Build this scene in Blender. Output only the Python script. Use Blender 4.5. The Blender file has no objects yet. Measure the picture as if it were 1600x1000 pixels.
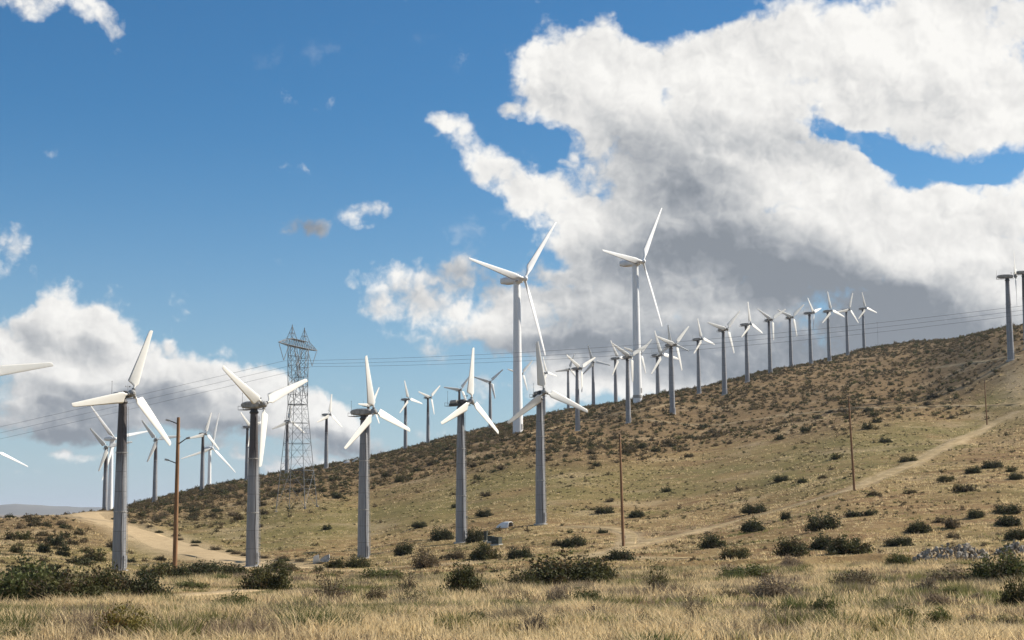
import bpy, bmesh, math, random
import numpy as np
from mathutils import Vector, Matrix, Euler

random.seed(7)
rng = np.random.default_rng(7)
SC = bpy.context.scene
COL = SC.collection

# ------------------------------------------------------------------ camera
PITCH, ROLL, FPX = math.radians(7.0), math.radians(0.43), 2400.0
cam_data = bpy.data.cameras.new('camera')
cam_data.sensor_width = 36.0
cam_data.lens = 36.0 * FPX / 1600.0
cam_data.clip_start, cam_data.clip_end = 0.1, 120000.0
cam = bpy.data.objects.new('camera', cam_data)
COL.objects.link(cam)
_f = np.array([0, math.cos(PITCH), math.sin(PITCH)])
_u0 = np.array([0, -math.sin(PITCH), math.cos(PITCH)])
_r0 = np.array([1.0, 0, 0])
CU = math.cos(ROLL) * _u0 + math.sin(ROLL) * _r0
CR = math.cos(ROLL) * _r0 - math.sin(ROLL) * _u0
CF = _f
cam.matrix_world = Matrix(((CR[0], CU[0], -CF[0], 0), (CR[1], CU[1], -CF[1], 0),
                           (CR[2], CU[2], -CF[2], 0), (0, 0, 0, 1)))
SC.camera = cam


def proj(x, y, z):
    a = x * CR[0] + y * CR[1] + z * CR[2]
    b = x * CU[0] + y * CU[1] + z * CU[2]
    c = np.maximum(x * CF[0] + y * CF[1] + z * CF[2], 1e-6)
    return 800 + FPX * a / c, 500 - FPX * b / c


def ray(px, py):
    """direction through a photograph point, scaled to one metre of forward distance"""
    d = (px - 800) / FPX * CR + (500 - py) / FPX * CU + CF
    return d / d[1]


# ------------------------------------------------------------------ exposure, sun, sky
SC.view_settings.view_transform = 'Standard'
SC.view_settings.look = 'None'
SC.view_settings.gamma = 1.0
SC.view_settings.exposure = 0.55
SC.view_settings.use_curve_mapping = False
SC.render.film_transparent = False
SC.cycles.max_bounces = 6
SC.cycles.transparent_max_bounces = 8
SC.cycles.use_denoising = True

SUN_AZ, SUN_EL = math.radians(73.0), math.radians(34.0)     # clockwise from the view direction; right, a little beyond
SUN = Vector((math.sin(SUN_AZ) * math.cos(SUN_EL), math.cos(SUN_AZ) * math.cos(SUN_EL), math.sin(SUN_EL)))
sl = bpy.data.lights.new('sun', 'SUN')
sl.energy, sl.angle, sl.color = 5.0, math.radians(0.55), (1.0, 0.93, 0.82)
sun = bpy.data.objects.new('sun', sl)
COL.objects.link(sun)
sun.rotation_euler = SUN.to_track_quat('Z', 'Y').to_euler()
sun.location = (0, 0, 300)

W = bpy.data.worlds.new('World')
SC.world = W
W.use_nodes = True
W.cycles.sampling_method = 'MANUAL'
W.cycles.sample_map_resolution = 256
NT = W.node_tree
NT.nodes.clear()


class G:
    """small helper for writing node graphs"""
    def __init__(s, nt):
        s.nt = nt

    def n(s, kind, **kw):
        nd = s.nt.nodes.new(kind)
        for k, v in kw.items():
            setattr(nd, k, v)
        return nd

    def put(s, sock, v):
        if isinstance(v, bpy.types.NodeSocket):
            s.nt.links.new(v, sock)
        elif v is not None:
            sock.default_value = v

    def m(s, op, a, b=None, c=None, clamp=False):
        nd = s.n('ShaderNodeMath', operation=op, use_clamp=clamp)
        for i, v in enumerate((a, b, c)):
            if v is not None:
                s.put(nd.inputs[i], v)
        return nd.outputs[0]

    def v(s, op, a, b=None, scale=None):
        nd = s.n('ShaderNodeVectorMath', operation=op)
        s.put(nd.inputs[0], a)
        if b is not None:
            s.put(nd.inputs[1], b)
        if scale is not None:
            s.put(nd.inputs['Scale'], scale)
        return nd.outputs['Value'] if op in ('DOT_PRODUCT', 'LENGTH', 'DISTANCE') else nd.outputs[0]

    def noise(s, vec, scale, detail=4.0, rough=0.55, dist=0.0, out='Fac', lac=2.0):
        nd = s.n('ShaderNodeTexNoise', noise_dimensions='3D')
        if vec is not None:
            s.put(nd.inputs['Vector'], vec)
        nd.inputs['Scale'].default_value = scale
        nd.inputs['Detail'].default_value = detail
        nd.inputs['Roughness'].default_value = rough
        nd.inputs['Lacunarity'].default_value = lac
        nd.inputs['Distortion'].default_value = dist
        return nd.outputs[out]

    def voro(s, vec, scale, detail=0.0, rough=0.5, feature='F1', out='Distance'):
        nd = s.n('ShaderNodeTexVoronoi', feature=feature)
        s.put(nd.inputs['Vector'], vec)
        nd.inputs['Scale'].default_value = scale
        nd.inputs['Detail'].default_value = detail
        nd.inputs['Roughness'].default_value = rough
        return nd.outputs[out]

    def ramp(s, x, lo, hi, a=0.0, b=1.0, smooth=True):
        nd = s.n('ShaderNodeMapRange', interpolation_type='SMOOTHSTEP' if smooth else 'LINEAR')
        s.put(nd.inputs['Value'], x)
        for k, v in (('From Min', lo), ('From Max', hi), ('To Min', a), ('To Max', b)):
            s.put(nd.inputs[k], v)
        return nd.outputs['Result']

    def mix(s, f, a, b, blend='MIX'):
        nd = s.n('ShaderNodeMix', data_type='RGBA', blend_type=blend)
        s.put(nd.inputs[0], f)
        for sock, v in ((nd.inputs[6], a), (nd.inputs[7], b)):
            if isinstance(v, tuple) and len(v) == 3:
                v = v + (1.0,)
            s.put(sock, v)
        return nd.outputs[2]


SKY_TINT = (0.74, 0.97, 1.06)
HORIZON_AIR = (4.8, 5.9, 7.0)


def build_world():
    g = G(NT)
    sky = g.n('ShaderNodeTexSky', sky_type='NISHITA')
    sky.sun_disc = False
    sky.sun_elevation, sky.sun_rotation = SUN_EL, SUN_AZ
    sky.altitude, sky.air_density, sky.dust_density, sky.ozone_density = 300, 1.0, 0.3, 4.0
    d = g.n('ShaderNodeTexCoord').outputs['Generated']
    sp = g.n('ShaderNodeSeparateXYZ')
    g.put(sp.inputs[0], d)
    x, y, z = sp.outputs
    yy = g.m('MAXIMUM', y, 0.06)
    cb = g.n('ShaderNodeCombineXYZ')
    g.put(cb.inputs[0], g.m('DIVIDE', x, yy))
    g.put(cb.inputs[1], g.m('DIVIDE', z, yy))
    p0 = cb.outputs[0]
    # uneven outlines: the cloud positions are pushed about by two sizes of noise
    w1 = g.v('SUBTRACT', g.noise(d, 11.0, 2.0, 0.5, out='Color'), (0.5, 0.5, 0.5))
    w2 = g.v('SUBTRACT', g.noise(d, 42.0, 3.0, 0.6, out='Color'), (0.5, 0.5, 0.5))
    p = g.v('ADD', p0, g.v('SCALE', w1, scale=0.034))
    p = g.v('ADD', p, g.v('SCALE', w2, scale=0.016))

    frames = {}

    def frame(rot):
        """the cloud coordinates turned by a few fixed angles (cheaper than one mapping per cloud)"""
        if rot not in frames:
            t = math.radians(rot)
            c2 = g.n('ShaderNodeCombineXYZ')
            g.put(c2.inputs[0], g.v('DOT_PRODUCT', p, (math.cos(t), -math.sin(t), 0)))
            g.put(c2.inputs[1], g.v('DOT_PRODUCT', p, (math.sin(t), math.cos(t), 0)))
            frames[rot] = (c2.outputs[0], t)
        return frames[rot]

    def blobs(items):
        acc = None
        for (cx, cy, rx, ry, rot, wt) in items:
            c = ray(cx, cy)
            f, t = frame(round(rot / 10) * 10)
            ox = c[0] * math.cos(t) - c[2] * math.sin(t)
            oy = c[0] * math.sin(t) + c[2] * math.cos(t)
            sx, sy = FPX / (1.35 * rx), FPX / (1.35 * ry)
            nd = g.n('ShaderNodeVectorMath', operation='MULTIPLY_ADD')
            g.put(nd.inputs[0], f)
            nd.inputs[1].default_value = (sx, sy, 0)
            nd.inputs[2].default_value = (-ox * sx, -oy * sy, 0)
            q = nd.outputs[0]
            b = g.m('SUBTRACT', 1.0, g.v('DOT_PRODUCT', q, q), clamp=True)
            acc = g.m('MULTIPLY', b, wt) if acc is None else g.m('MULTIPLY_ADD', b, wt, acc)
        return acc

    body = blobs(CLOUDS)
    holes = blobs(HOLES)
    dark = blobs(DARKS)
    thin = blobs(THIN)
    # outside the frame: fair-weather cloud of the same kind, about half the sky
    front = g.m('MULTIPLY', g.ramp(g.m('ABSOLUTE', g.m('DIVIDE', x, yy)), 0.36, 0.48, 1, 0),
                g.ramp(g.m('DIVIDE', z, yy), 0.36, 0.46, 1, 0))
    gen = g.ramp(g.noise(d, 2.6, 3.0, 0.5), 0.47, 0.62)
    gen = g.m('MULTIPLY', gen, g.m('SUBTRACT', 1.0, front))
    gen = g.m('MULTIPLY', gen, g.ramp(z, -0.02, 0.03))
    B = g.m('ADD', g.m('MINIMUM', body, 1.7), gen)
    B = g.m('SUBTRACT', B, holes)

    wv = g.v('SUBTRACT', g.noise(d, 40.0, 3.0, 0.6, out='Color'), (0.5, 0.5, 0.5))

    def billow(off, det):
        q = d if off is None else g.v('ADD', d, off)
        n1 = g.noise(q, 17.0, det, 0.55)
        n2 = g.voro(g.v('ADD', q, g.v('SCALE', wv, scale=0.03)), 30.0, 3.0, 0.55)
        return g.m('MULTIPLY_ADD', n2, -0.34, g.m('MULTIPLY_ADD', n1, 0.8, 0.16))
    sd = Vector((0.75, 0.05, 0.66))
    n0 = billow(None, 9.0)
    na = billow(tuple(sd * 0.005), 5.0)
    st = g.v('MULTIPLY', p0, (1.0, 1.45, 1.0))
    nc = g.m('MULTIPLY_ADD', g.voro(g.v('ADD', st, g.v('SCALE', wv, scale=0.03)), 13.0, 2.0, 0.5), -0.35, g.m('MULTIPLY_ADD', g.noise(st, 9.0, 4.0, 0.5), 0.8, 0.24))
    nb = g.noise(g.v('ADD', st, (0.012, 0.024, 0)), 11.0, 3.0, 0.48)
    nd_ = g.noise(st, 11.0, 3.0, 0.48)
    fine = g.noise(d, 120.0, 6.0, 0.68)
    D = g.m('ADD', B, g.m('MULTIPLY', g.m('SUBTRACT', n0, 0.335), 2.6))
    D = g.m('ADD', D, g.m('MULTIPLY', g.m('SUBTRACT', fine, 0.5), 0.75))
    D = g.m('SUBTRACT', D, g.m('MULTIPLY', g.m('SUBTRACT', 1.0, B, clamp=True), 0.16))
    alpha = g.ramp(D, 0.12, 0.92)
    # wispy cloud: thin and soft
    ta = g.m('MULTIPLY', thin, g.ramp(n0, 0.25, 0.55))
    dark = g.m('DIVIDE', dark, g.m('MULTIPLY_ADD', dark, 0.55, 1.0))
    # relief: what faces the sun is bright
    rel = g.m('ADD', g.m('MULTIPLY', g.m('SUBTRACT', n0, na), 0.85), g.m('MULTIPLY', g.m('SUBTRACT', nd_, nb), 0.65))
    thick = g.ramp(D, 0.6, 1.6)
    lum = g.m('ADD', 0.93, rel)
    lum = g.m('SUBTRACT', lum, g.m('MULTIPLY', dark, g.m('MULTIPLY_ADD', nc, 1.7, 0.68)))
    lum = g.m('SUBTRACT', lum, g.m('MULTIPLY', thick, 0.05))
    lum = g.m('SUBTRACT', lum, g.m('MULTIPLY', g.m('MULTIPLY', gen, thick), 0.25))
    lum = g.m('MINIMUM', g.m('MAXIMUM', lum, 0.26), 1.0)
    cr = g.n('ShaderNodeValToRGB')
    g.put(cr.inputs[0], lum)
    e = cr.color_ramp.elements
    e[0].position, e[0].color = 0.2, (0.215, 0.245, 0.285, 1)
    e[1].position, e[1].color = 1.0, (1.0, 0.985, 0.95, 1)
    for pos, c in ((0.40, (0.36, 0.385, 0.42, 1)), (0.62, (0.60, 0.61, 0.62, 1)), (0.82, (0.84, 0.83, 0.81, 1))):
        k = e.new(pos)
        k.color = c
    b1 = g.n('ShaderNodeBackground')
    hs = g.n('ShaderNodeHueSaturation')
    hs.inputs['Saturation'].default_value = 1.12
    g.put(hs.inputs['Color'], g.mix(1.0, sky.outputs[0], SKY_TINT, 'MULTIPLY'))
    air = g.ramp(z, -0.01, 0.27, 0.93, 0.0, smooth=False)
    g.put(b1.inputs[0], g.mix(g.m('MULTIPLY', air, air), hs.outputs[0], HORIZON_AIR))
    b1.inputs[1].default_value = 0.068
    b2 = g.n('ShaderNodeBackground')
    g.put(b2.inputs[0], cr.outputs[0])
    b2.inputs[1].default_value = 0.665
    mx = g.n('ShaderNodeMixShader')
    a = g.m('MAXIMUM', alpha, g.m('MULTIPLY', ta, 0.75))
    a = g.m('MULTIPLY', a, g.ramp(z, -0.004, 0.018, 0.35, 1.0))
    g.put(mx.inputs[0], a)
    NT.links.new(b1.outputs[0], mx.inputs[1])
    NT.links.new(b2.outputs[0], mx.inputs[2])
    out = g.n('ShaderNodeOutputWorld')
    NT.links.new(mx.outputs[0], out.inputs[0])


# clouds by place: centre and half-size in 1/2400 rad (photograph units), tilt, weight
CLOUDS = [
    (890, 85, 100, 60, 0, 1), (860, 140, 90, 60, 0, .9), (950, 200, 100, 80, 20, 1), (1000, 130, 150, 85, 10, 1), (1120, 150, 140, 80, 0, 1),
    (1200, 105, 100, 70, 0, 1), (1330, 70, 200, 110, 0, 1.1), (1520, 80, 190, 140, 0, 1.1), (1590, 15, 90, 60, 0, .8), (1220, 30, 110, 40, 0, .35), (1600, 200, 100, 100, 0, 1), (1130, 250, 200, 110, 20, 1),
    (1260, 300, 180, 100, 30, 1), (1390, 390, 190, 100, 30, 1), (1560, 430, 180, 110, 0, 1), (1040, 310, 150, 90, 20, 1), (1450, 180, 130, 55, 0, 1.0), (1345, 262, 60, 30, 30, .55), (1425, 225, 46, 24, 0, .5), (1495, 246, 36, 18, 0, .45), (1480, 318, 60, 36, 20, .6),
    (1490, 330, 80, 50, 0, .8), (1590, 330, 60, 60, 0, .8), (1150, 430, 280, 120, 0, 1), (980, 470, 200, 90, 0, 1), (1380, 490, 330, 100, 0, 1),
    (1250, 540, 340, 70, 0, 1.1), (1200, 590, 440, 60, 0, 1.2), (1540, 520, 200, 70, 0, 1), (960, 590, 170, 34, 0, .7), (930, 390, 90, 60, 0, .6),
    (735, 234, 80, 38, 40, .75), (810, 285, 95, 48, 40, .8), (885, 345, 90, 60, 30, .75), (712, 196, 44, 15, 0, .6), (900, 260, 40, 60, 20, .45),
    (615, 440, 62, 52, 20, .95), (735, 510, 125, 44, 0, .95), (840, 514, 95, 40, 0, .9), (695, 450, 64, 40, 0, .6), (770, 440, 70, 30, 0, .45),
    (570, 327, 46, 27, 0, 1.35), (580, 355, 34, 10, 0, .5),
    (360, 712, 190, 15, 0, .72), (630, 690, 110, 24, 0, .8), (30, 742, 56, 10, 0, .85), (110, 716, 80, 9, 0, .7), (470, 725, 110, 12, 0, .6), (250, 742, 90, 8, 0, .6),
    (474, 346, 40, 24, 0, 1.15), (800, 178, 26, 16, 0, .6), (735, 94, 26, 22, 40, .55),
    (165, 30, 56, 36, 50, 1.0), (70, 8, 90, 34, 0, .9), (12, 400, 46, 48, 0, .85),
    (110, 490, 84, 62, 30, .95), (60, 560, 120, 66, 0, .95), (180, 580, 160, 66, 20, 1), (330, 620, 150, 56, 10, 1),
    (450, 645, 130, 46, 10, .95), (240, 660, 250, 42, 0, .9), (60, 650, 140, 44, 0, .9), (530, 655, 64, 30, 0, .7),
]
HOLES = [
    (1318, 205, 40, 12, 20, .6), (1395, 240, 44, 24, 40, .75), (1555, 268, 46, 18, -10, .65), (1440, 295, 30, 14, 0, .6), (1005, 297, 16, 12, 0, .5),
    (835, 218, 46, 22, 20, .6), (868, 425, 30, 20, 0, .6), (1110, 22, 70, 26, 0, 1.0), (640, 340, 40, 40, 0, .4), (840, 115, 22, 14, 0, .25),
]
DARKS = [
    (1050, 235, 140, 40, 20, .2), (1250, 410, 240, 60, 20, .22), (1420, 540, 220, 50, 0, .25), (900, 480, 120, 30, 0, .15), (640, 470, 60, 24, 0, .22),
    (1190, 215, 130, 34, 10, 0.258), (1090, 300, 190, 45, 20, 0.275), (1150, 365, 260, 50, 20, 0.310), (1180, 440, 270, 60, 10, 0.361),
    (1030, 440, 190, 60, 0, 0.292), (1380, 470, 260, 40, 10, 0.275), (960, 550, 330, 45, 0, 0.387), (1280, 560, 340, 55, 0, 0.430),
    (1520, 530, 200, 60, 0, 0.292), (850, 155, 90, 24, 10, 0.120), (755, 432, 70, 34, 0, 0.473), (1520, 440, 70, 22, 0, 0.189),
    (1450, 150, 120, 30, 10, 0.103), (820, 545, 120, 18, 0, 0.258),
    (474, 350, 50, 28, 0, .8), (630, 700, 120, 16, 0, .2), (360, 722, 200, 10, 0, .2),
    (95, 540, 90, 24, 20, 0.310), (60, 610, 120, 20, 10, 0.292), (140, 660, 230, 30, 0, 0.499), (330, 692, 240, 22, 0, 0.430),
    (560, 684, 110, 24, 0, 0.258), (200, 625, 110, 16, 10, 0.189), (30, 690, 90, 22, 0, 0.430),
]
THIN = [
    (1430, 225, 130, 34, 20, .75), (1550, 275, 60, 26, 0, .6), (845, 215, 60, 34, 20, .6), (720, 400, 60, 40, 0, .5),
    (475, 346, 42, 26, 0, .9), (890, 585, 400, 40, 0, .55), (1200, 620, 400, 60, 0, .8), (700, 600, 160, 30, 0, .35), (800, 180, 26, 16, 0, .8),
    (738, 92, 22, 26, 40, .7), (440, 408, 22, 12, 0, .5), (301, 411, 12, 9, 0, .5), (112, 420, 32, 7, 0, .6),
    (385, 33, 20, 12, 20, .6), (540, 68, 160, 20, -10, .22), (350, 705, 330, 20, 0, .6), (620, 690, 130, 30, 0, .8), (30, 742, 60, 10, 0, .6),
    (90, 715, 120, 14, 0, .5), (120, 770, 200, 14, 0, .35), (800, 350, 60, 22, -10, .7), (880, 190, 60, 40, 20, .6), (570, 362, 40, 10, 0, .5),
]
build_world()


# ------------------------------------------------------------------ materials
def material(name, base=(0.5, 0.5, 0.5), rough=0.7, metal=0.0, spec=0.4):
    m = bpy.data.materials.new(name)
    m.use_nodes = True
    b = m.node_tree.nodes['Principled BSDF']
    b.inputs['Base Color'].default_value = (*base, 1)
    b.inputs['Roughness'].default_value = rough
    b.inputs['Metallic'].default_value = metal
    b.inputs['Specular IOR Level'].default_value = spec
    return m, G(m.node_tree), b


def worn(name, base, var=0.25, scale=0.6, rough=0.7, metal=0.0, spec=0.4, tint=None, stretch=(1, 1, 1), bump=0.0):
    """a plain surface with uneven weathering in object space"""
    m, g, b = material(name, base, rough, metal, spec)
    co = g.n('ShaderNodeTexCoord').outputs['Object']
    info = g.n('ShaderNodeObjectInfo').outputs['Random']
    co = g.v('ADD', g.v('MULTIPLY', co, stretch), g.v('SCALE', (37.0, 11.0, 5.0), scale=info))
    n = g.noise(co, scale, 6.0, 0.62)
    f = g.ramp(n, 0.3, 0.72)
    dk = tuple(c * (1 - var) for c in base)
    lt = tuple(min(1, c * (1 + var * 0.6)) for c in base)
    col = g.mix(f, dk, lt)
    if tint:
        col = g.mix(g.m('MULTIPLY', g.ramp(g.noise(co, scale * 3.1, 5.0, 0.7), 0.55, 0.75), 0.7), col, tint)
    g.put(b.inputs['Base Color'], col)
    g.put(b.inputs['Roughness'], g.m('MULTIPLY_ADD', n, 0.25, rough - 0.12))
    if bump:
        bp = g.n('ShaderNodeBump')
        bp.inputs['Strength'].default_value = bump
        bp.inputs['Distance'].default_value = 0.05
        g.put(bp.inputs['Height'], n)
        g.nt.links.new(bp.outputs[0], b.inputs['Normal'])
    return m


# ------------------------------------------------------------------ tagging
def tag(o, label=None, cat=None, group=None, kind=None):
    for k, v in (('label', label), ('category', cat), ('group', group), ('kind', kind)):
        if v:
            o[k] = v
    return o


def empty(name, loc=(0, 0, 0), rz=0.0, parent=None):
    o = bpy.data.objects.new(name, None)
    o.empty_display_size = 0.5
    COL.objects.link(o)
    o.location = loc
    o.rotation_euler = (0, 0, rz)
    if parent:
        o.parent = parent
    return o


def obj(name, me, mat=None, parent=None, loc=(0, 0, 0), rot=(0, 0, 0)):
    o = bpy.data.objects.new(name, me)
    COL.objects.link(o)
    if mat is not None and not me.materials:
        me.materials.append(mat)
    o.location = loc
    o.rotation_euler = rot
    if parent:
        o.parent = parent
    return o


def mesh_np(name, V, F, smooth=False, col=None, colname='col'):
    """mesh from numpy arrays: V (n,3), F (m,3|4)"""
    V = np.ascontiguousarray(V, np.float32)
    F = np.ascontiguousarray(F, np.int32)
    me = bpy.data.meshes.new(name)
    k = F.shape[1]
    me.vertices.add(len(V))
    me.vertices.foreach_set('co', V.ravel())
    me.loops.add(F.size)
    me.loops.foreach_set('vertex_index', F.ravel())
    me.polygons.add(len(F))
    me.polygons.foreach_set('loop_start', np.arange(0, F.size, k, dtype=np.int32))
    me.polygons.foreach_set('loop_total', np.full(len(F), k, np.int32))
    me.polygons.foreach_set('use_smooth', np.full(len(F), smooth, bool))
    if col is not None:
        a = me.color_attributes.new(colname, 'FLOAT_COLOR', 'POINT')
        c = np.ones((len(V), 4), np.float32)
        c[:, :3] = col
        a.data.foreach_set('color', c.ravel())
    me.update(calc_edges=True)
    me.validate()
    return me


class MB:
    """collects simple solids into one mesh"""
    def __init__(s):
        s.v, s.f, s.sm = [], [], []

    def add(s, vs, fs, smooth=False):
        o = len(s.v)
        s.v += [tuple(v) for v in vs]
        s.f += [tuple(i + o for i in f) for f in fs]
        s.sm += [smooth] * len(fs)

    def box(s, c, size, rot=None):
        vs = []
        for dx in (-.5, .5):
            for dy in (-.5, .5):
                for dz in (-.5, .5):
                    p = Vector((dx * size[0], dy * size[1], dz * size[2]))
                    if rot is not None:
                        p = rot @ p
                    vs.append(p + Vector(c))
        s.add(vs, [(0, 1, 3, 2), (4, 6, 7, 5), (0, 4, 5, 1), (2, 3, 7, 6), (0, 2, 6, 4), (1, 5, 7, 3)])

    def tube(s, a, b, r0, r1=None, n=6, caps=True, smooth=True):
        a, b = Vector(a), Vector(b)
        r1 = r0 if r1 is None else r1
        d = (b - a).normalized()
        q = d.to_track_quat('Z', 'Y')
        vs = []
        for p, r in ((a, r0), (b, r1)):
            for i in range(n):
                t = 2 * math.pi * i / n
                vs.append(p + q @ Vector((r * math.cos(t), r * math.sin(t), 0)))
        fs = [(i, (i + 1) % n, n + (i + 1) % n, n + i) for i in range(n)]
        s.add(vs, fs, smooth)
        if caps:
            s.add(vs[:n], [tuple(range(n))[::-1]])
            s.add(vs[n:], [tuple(range(n))])

    def lathe(s, prof, n=16, smooth=True, axis='Z', caps=True):
        vs = []
        for (r, h) in prof:
            for i in range(n):
                t = 2 * math.pi * i / n
                x, y = r * math.cos(t), r * math.sin(t)
                vs.append((x, y, h) if axis == 'Z' else (x, h, -y))
        fs = []
        for k in range(len(prof) - 1):
            for i in range(n):
                fs.append((k * n + i, k * n + (i + 1) % n, (k + 1) * n + (i + 1) % n, (k + 1) * n + i))
        s.add(vs, fs, smooth)
        if caps:
            s.add(vs[:n], [tuple(range(n))[::-1]])
            s.add(vs[-n:], [tuple(range(n))])

    def loft(s, rings, smooth=True, caps=True):
        n = len(rings[0])
        vs = [p for r in rings for p in r]
        fs = []
        for k in range(len(rings) - 1):
            for i in range(n):
                fs.append((k * n + i, k * n + (i + 1) % n, (k + 1) * n + (i + 1) % n, (k + 1) * n + i))
        s.add(vs, fs, smooth)
        if caps:
            s.add(rings[0], [tuple(range(n))[::-1]])
            s.add(rings[-1], [tuple(range(n))])

    def mesh(s, name):
        me = bpy.data.meshes.new(name)
        me.from_pydata([tuple(v) for v in s.v], [], s.f)
        me.polygons.foreach_set('use_smooth', s.sm)
        bm = bmesh.new()
        bm.from_mesh(me)
        bmesh.ops.recalc_face_normals(bm, faces=bm.faces)
        bm.to_mesh(me)
        bm.free()
        me.update()
        return me

    def build(s, name, mat, parent=None, loc=(0, 0, 0), rot=(0, 0, 0)):
        return obj(name, s.mesh(name), mat, parent, loc, rot)


# ------------------------------------------------------------------ terrain
def _hash(ix, iy, seed):
    h = (ix.astype(np.int64) * 374761393 + iy.astype(np.int64) * 668265263 + seed * 974711) & 0xffffffff
    h = ((h ^ (h >> 13)) * 1274126177) & 0xffffffff
    return ((h ^ (h >> 16)) & 0xffff) / 65535.0


def vnoise(x, y, seed=0):
    ix, iy = np.floor(x), np.floor(y)
    fx, fy = x - ix, y - iy
    fx, fy = fx * fx * (3 - 2 * fx), fy * fy * (3 - 2 * fy)
    a, b = _hash(ix, iy, seed), _hash(ix + 1, iy, seed)
    c, d = _hash(ix, iy + 1, seed), _hash(ix + 1, iy + 1, seed)
    return (a * (1 - fx) + b * fx) * (1 - fy) + (c * (1 - fx) + d * fx) * fy - 0.5


def fbm(x, y, seed=0, octv=4):
    t, a = 0, 1.0
    for k in range(octv):
        t = t + a * vnoise(x * 2 ** k, y * 2 ** k, seed + k)
        a *= 0.5
    return t


def horizon_row(px):
    return 794.67 - 0.00753 * (px - 800)


# along each photo column: (distance m, photo row) where the ground lies; the last listed is the crest
NEAR = [(3, 2100), (8, 1330), (14, 1150), (20, 1068), (28, 1005), (42, 964), (70, 931)]
COLS = {
    -150: [(110, 906), (150, 895), (200, 872), (260, 850), (350, 826)],
    0: [(110, 904), (150, 891), (200, 868), (260, 845), (350, 811)],
    70: [(110, 904), (150, 891), (200, 870), (260, 846), (350, 806), (380, 803)],
    130: [(110, 904), (150, 893), (209, 882), (260, 855), (340, 815), (420, 801), (480, 795)],
    190: [(120, 904), (209, 893), (260, 866), (310, 838), (370, 818), (470, 806), (570, 798), (620, 793)],
    250: [(110, 906), (209, 892), (250, 872), (300, 850), (380, 822), (470, 802), (600, 783), (650, 777)],
    320: [(110, 908), (209, 891), (250, 872), (300, 850), (400, 812), (550, 778), (640, 766), (680, 760)],
    400: [(110, 910), (228, 888), (270, 866), (320, 838), (400, 803), (550, 766), (694, 749), (735, 744)],
    450: [(110, 911), (228, 886), (270, 862), (320, 832), (390, 796), (550, 757), (702, 740), (745, 735)],
    510: [(110, 912), (228, 883), (270, 860), (320, 828), (390, 790), (550, 748), (686, 731), (730, 726)],
    570: [(110, 913), (180, 894), (242, 877), (300, 843), (400, 792), (550, 742), (690, 721), (740, 715)],
    640: [(105, 914), (180, 890), (250, 860), (320, 815), (400, 775), (550, 725), (758, 701), (790, 697)],
    720: [(100, 915), (160, 891), (200, 873), (256, 849), (330, 800), (450, 735), (600, 696), (760, 684), (800, 678)],
    800: [(100, 915), (155, 888), (203, 868), (265, 832), (340, 780), (450, 722), (600, 676), (780, 663), (830, 657)],
    850: [(100, 915), (150, 886), (203, 863), (278, 819), (350, 768), (450, 714), (600, 670), (750, 655), (840, 647)],
    920: [(100, 914), (150, 884), (203, 858), (290, 808), (360, 758), (450, 706), (582, 672), (700, 650), (840, 632)],
    1000: [(100, 913), (150, 880), (203, 852), (300, 800), (400, 742), (500, 690), (588, 654), (686, 621), (720, 617)],
    1100: [(100, 910), (150, 876), (203, 845), (250, 815), (300, 785), (400, 730), (500, 690), (600, 645), (686, 613), (740, 603)],
    1200: [(100, 908), (145, 874), (203, 830), (250, 795), (330, 745), (444, 690), (560, 645), (660, 605), (738, 581), (775, 576)],
    1330: [(100, 905), (135, 880), (160, 853), (200, 803), (248, 763), (330, 720), (444, 662), (560, 620), (700, 582), (860, 551), (900, 548)],
    1450: [(100, 902), (130, 878), (170, 838), (230, 772), (330, 712), (444, 664), (560, 610), (700, 563), (850, 533), (890, 530)],
    1540: [(100, 900), (130, 876), (170, 832), (230, 762), (330, 708), (444, 672), (500, 610), (560, 560), (690, 519), (740, 514)],
    1600: [(100, 898), (130, 876), (170, 832), (230, 765), (330, 704), (444, 652), (500, 585), (533, 545), (620, 514), (680, 506)],
    1750: [(100, 896), (130, 872), (170, 826), (230, 758), (330, 695), (444, 640), (500, 575), (533, 535), (620, 503), (680, 494)],
}
LD = np.linspace(math.log(3), math.log(60000), 700)
PXS = np.arange(-150, 1751, 10.0)


def _row_to_e(u, row):
    # height per metre of forward distance of the point (u, 1, e) seen on the given row
    k = (500 - row) / FPX
    # (u*CU0 + CU1 + e*CU2) = k * (u*CF0 + CF1 + e*CF2)
    return (k * (u * CF[0] + CF[1]) - u * CU[0] - CU[1]) / (CU[2] - k * CF[2])


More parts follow.
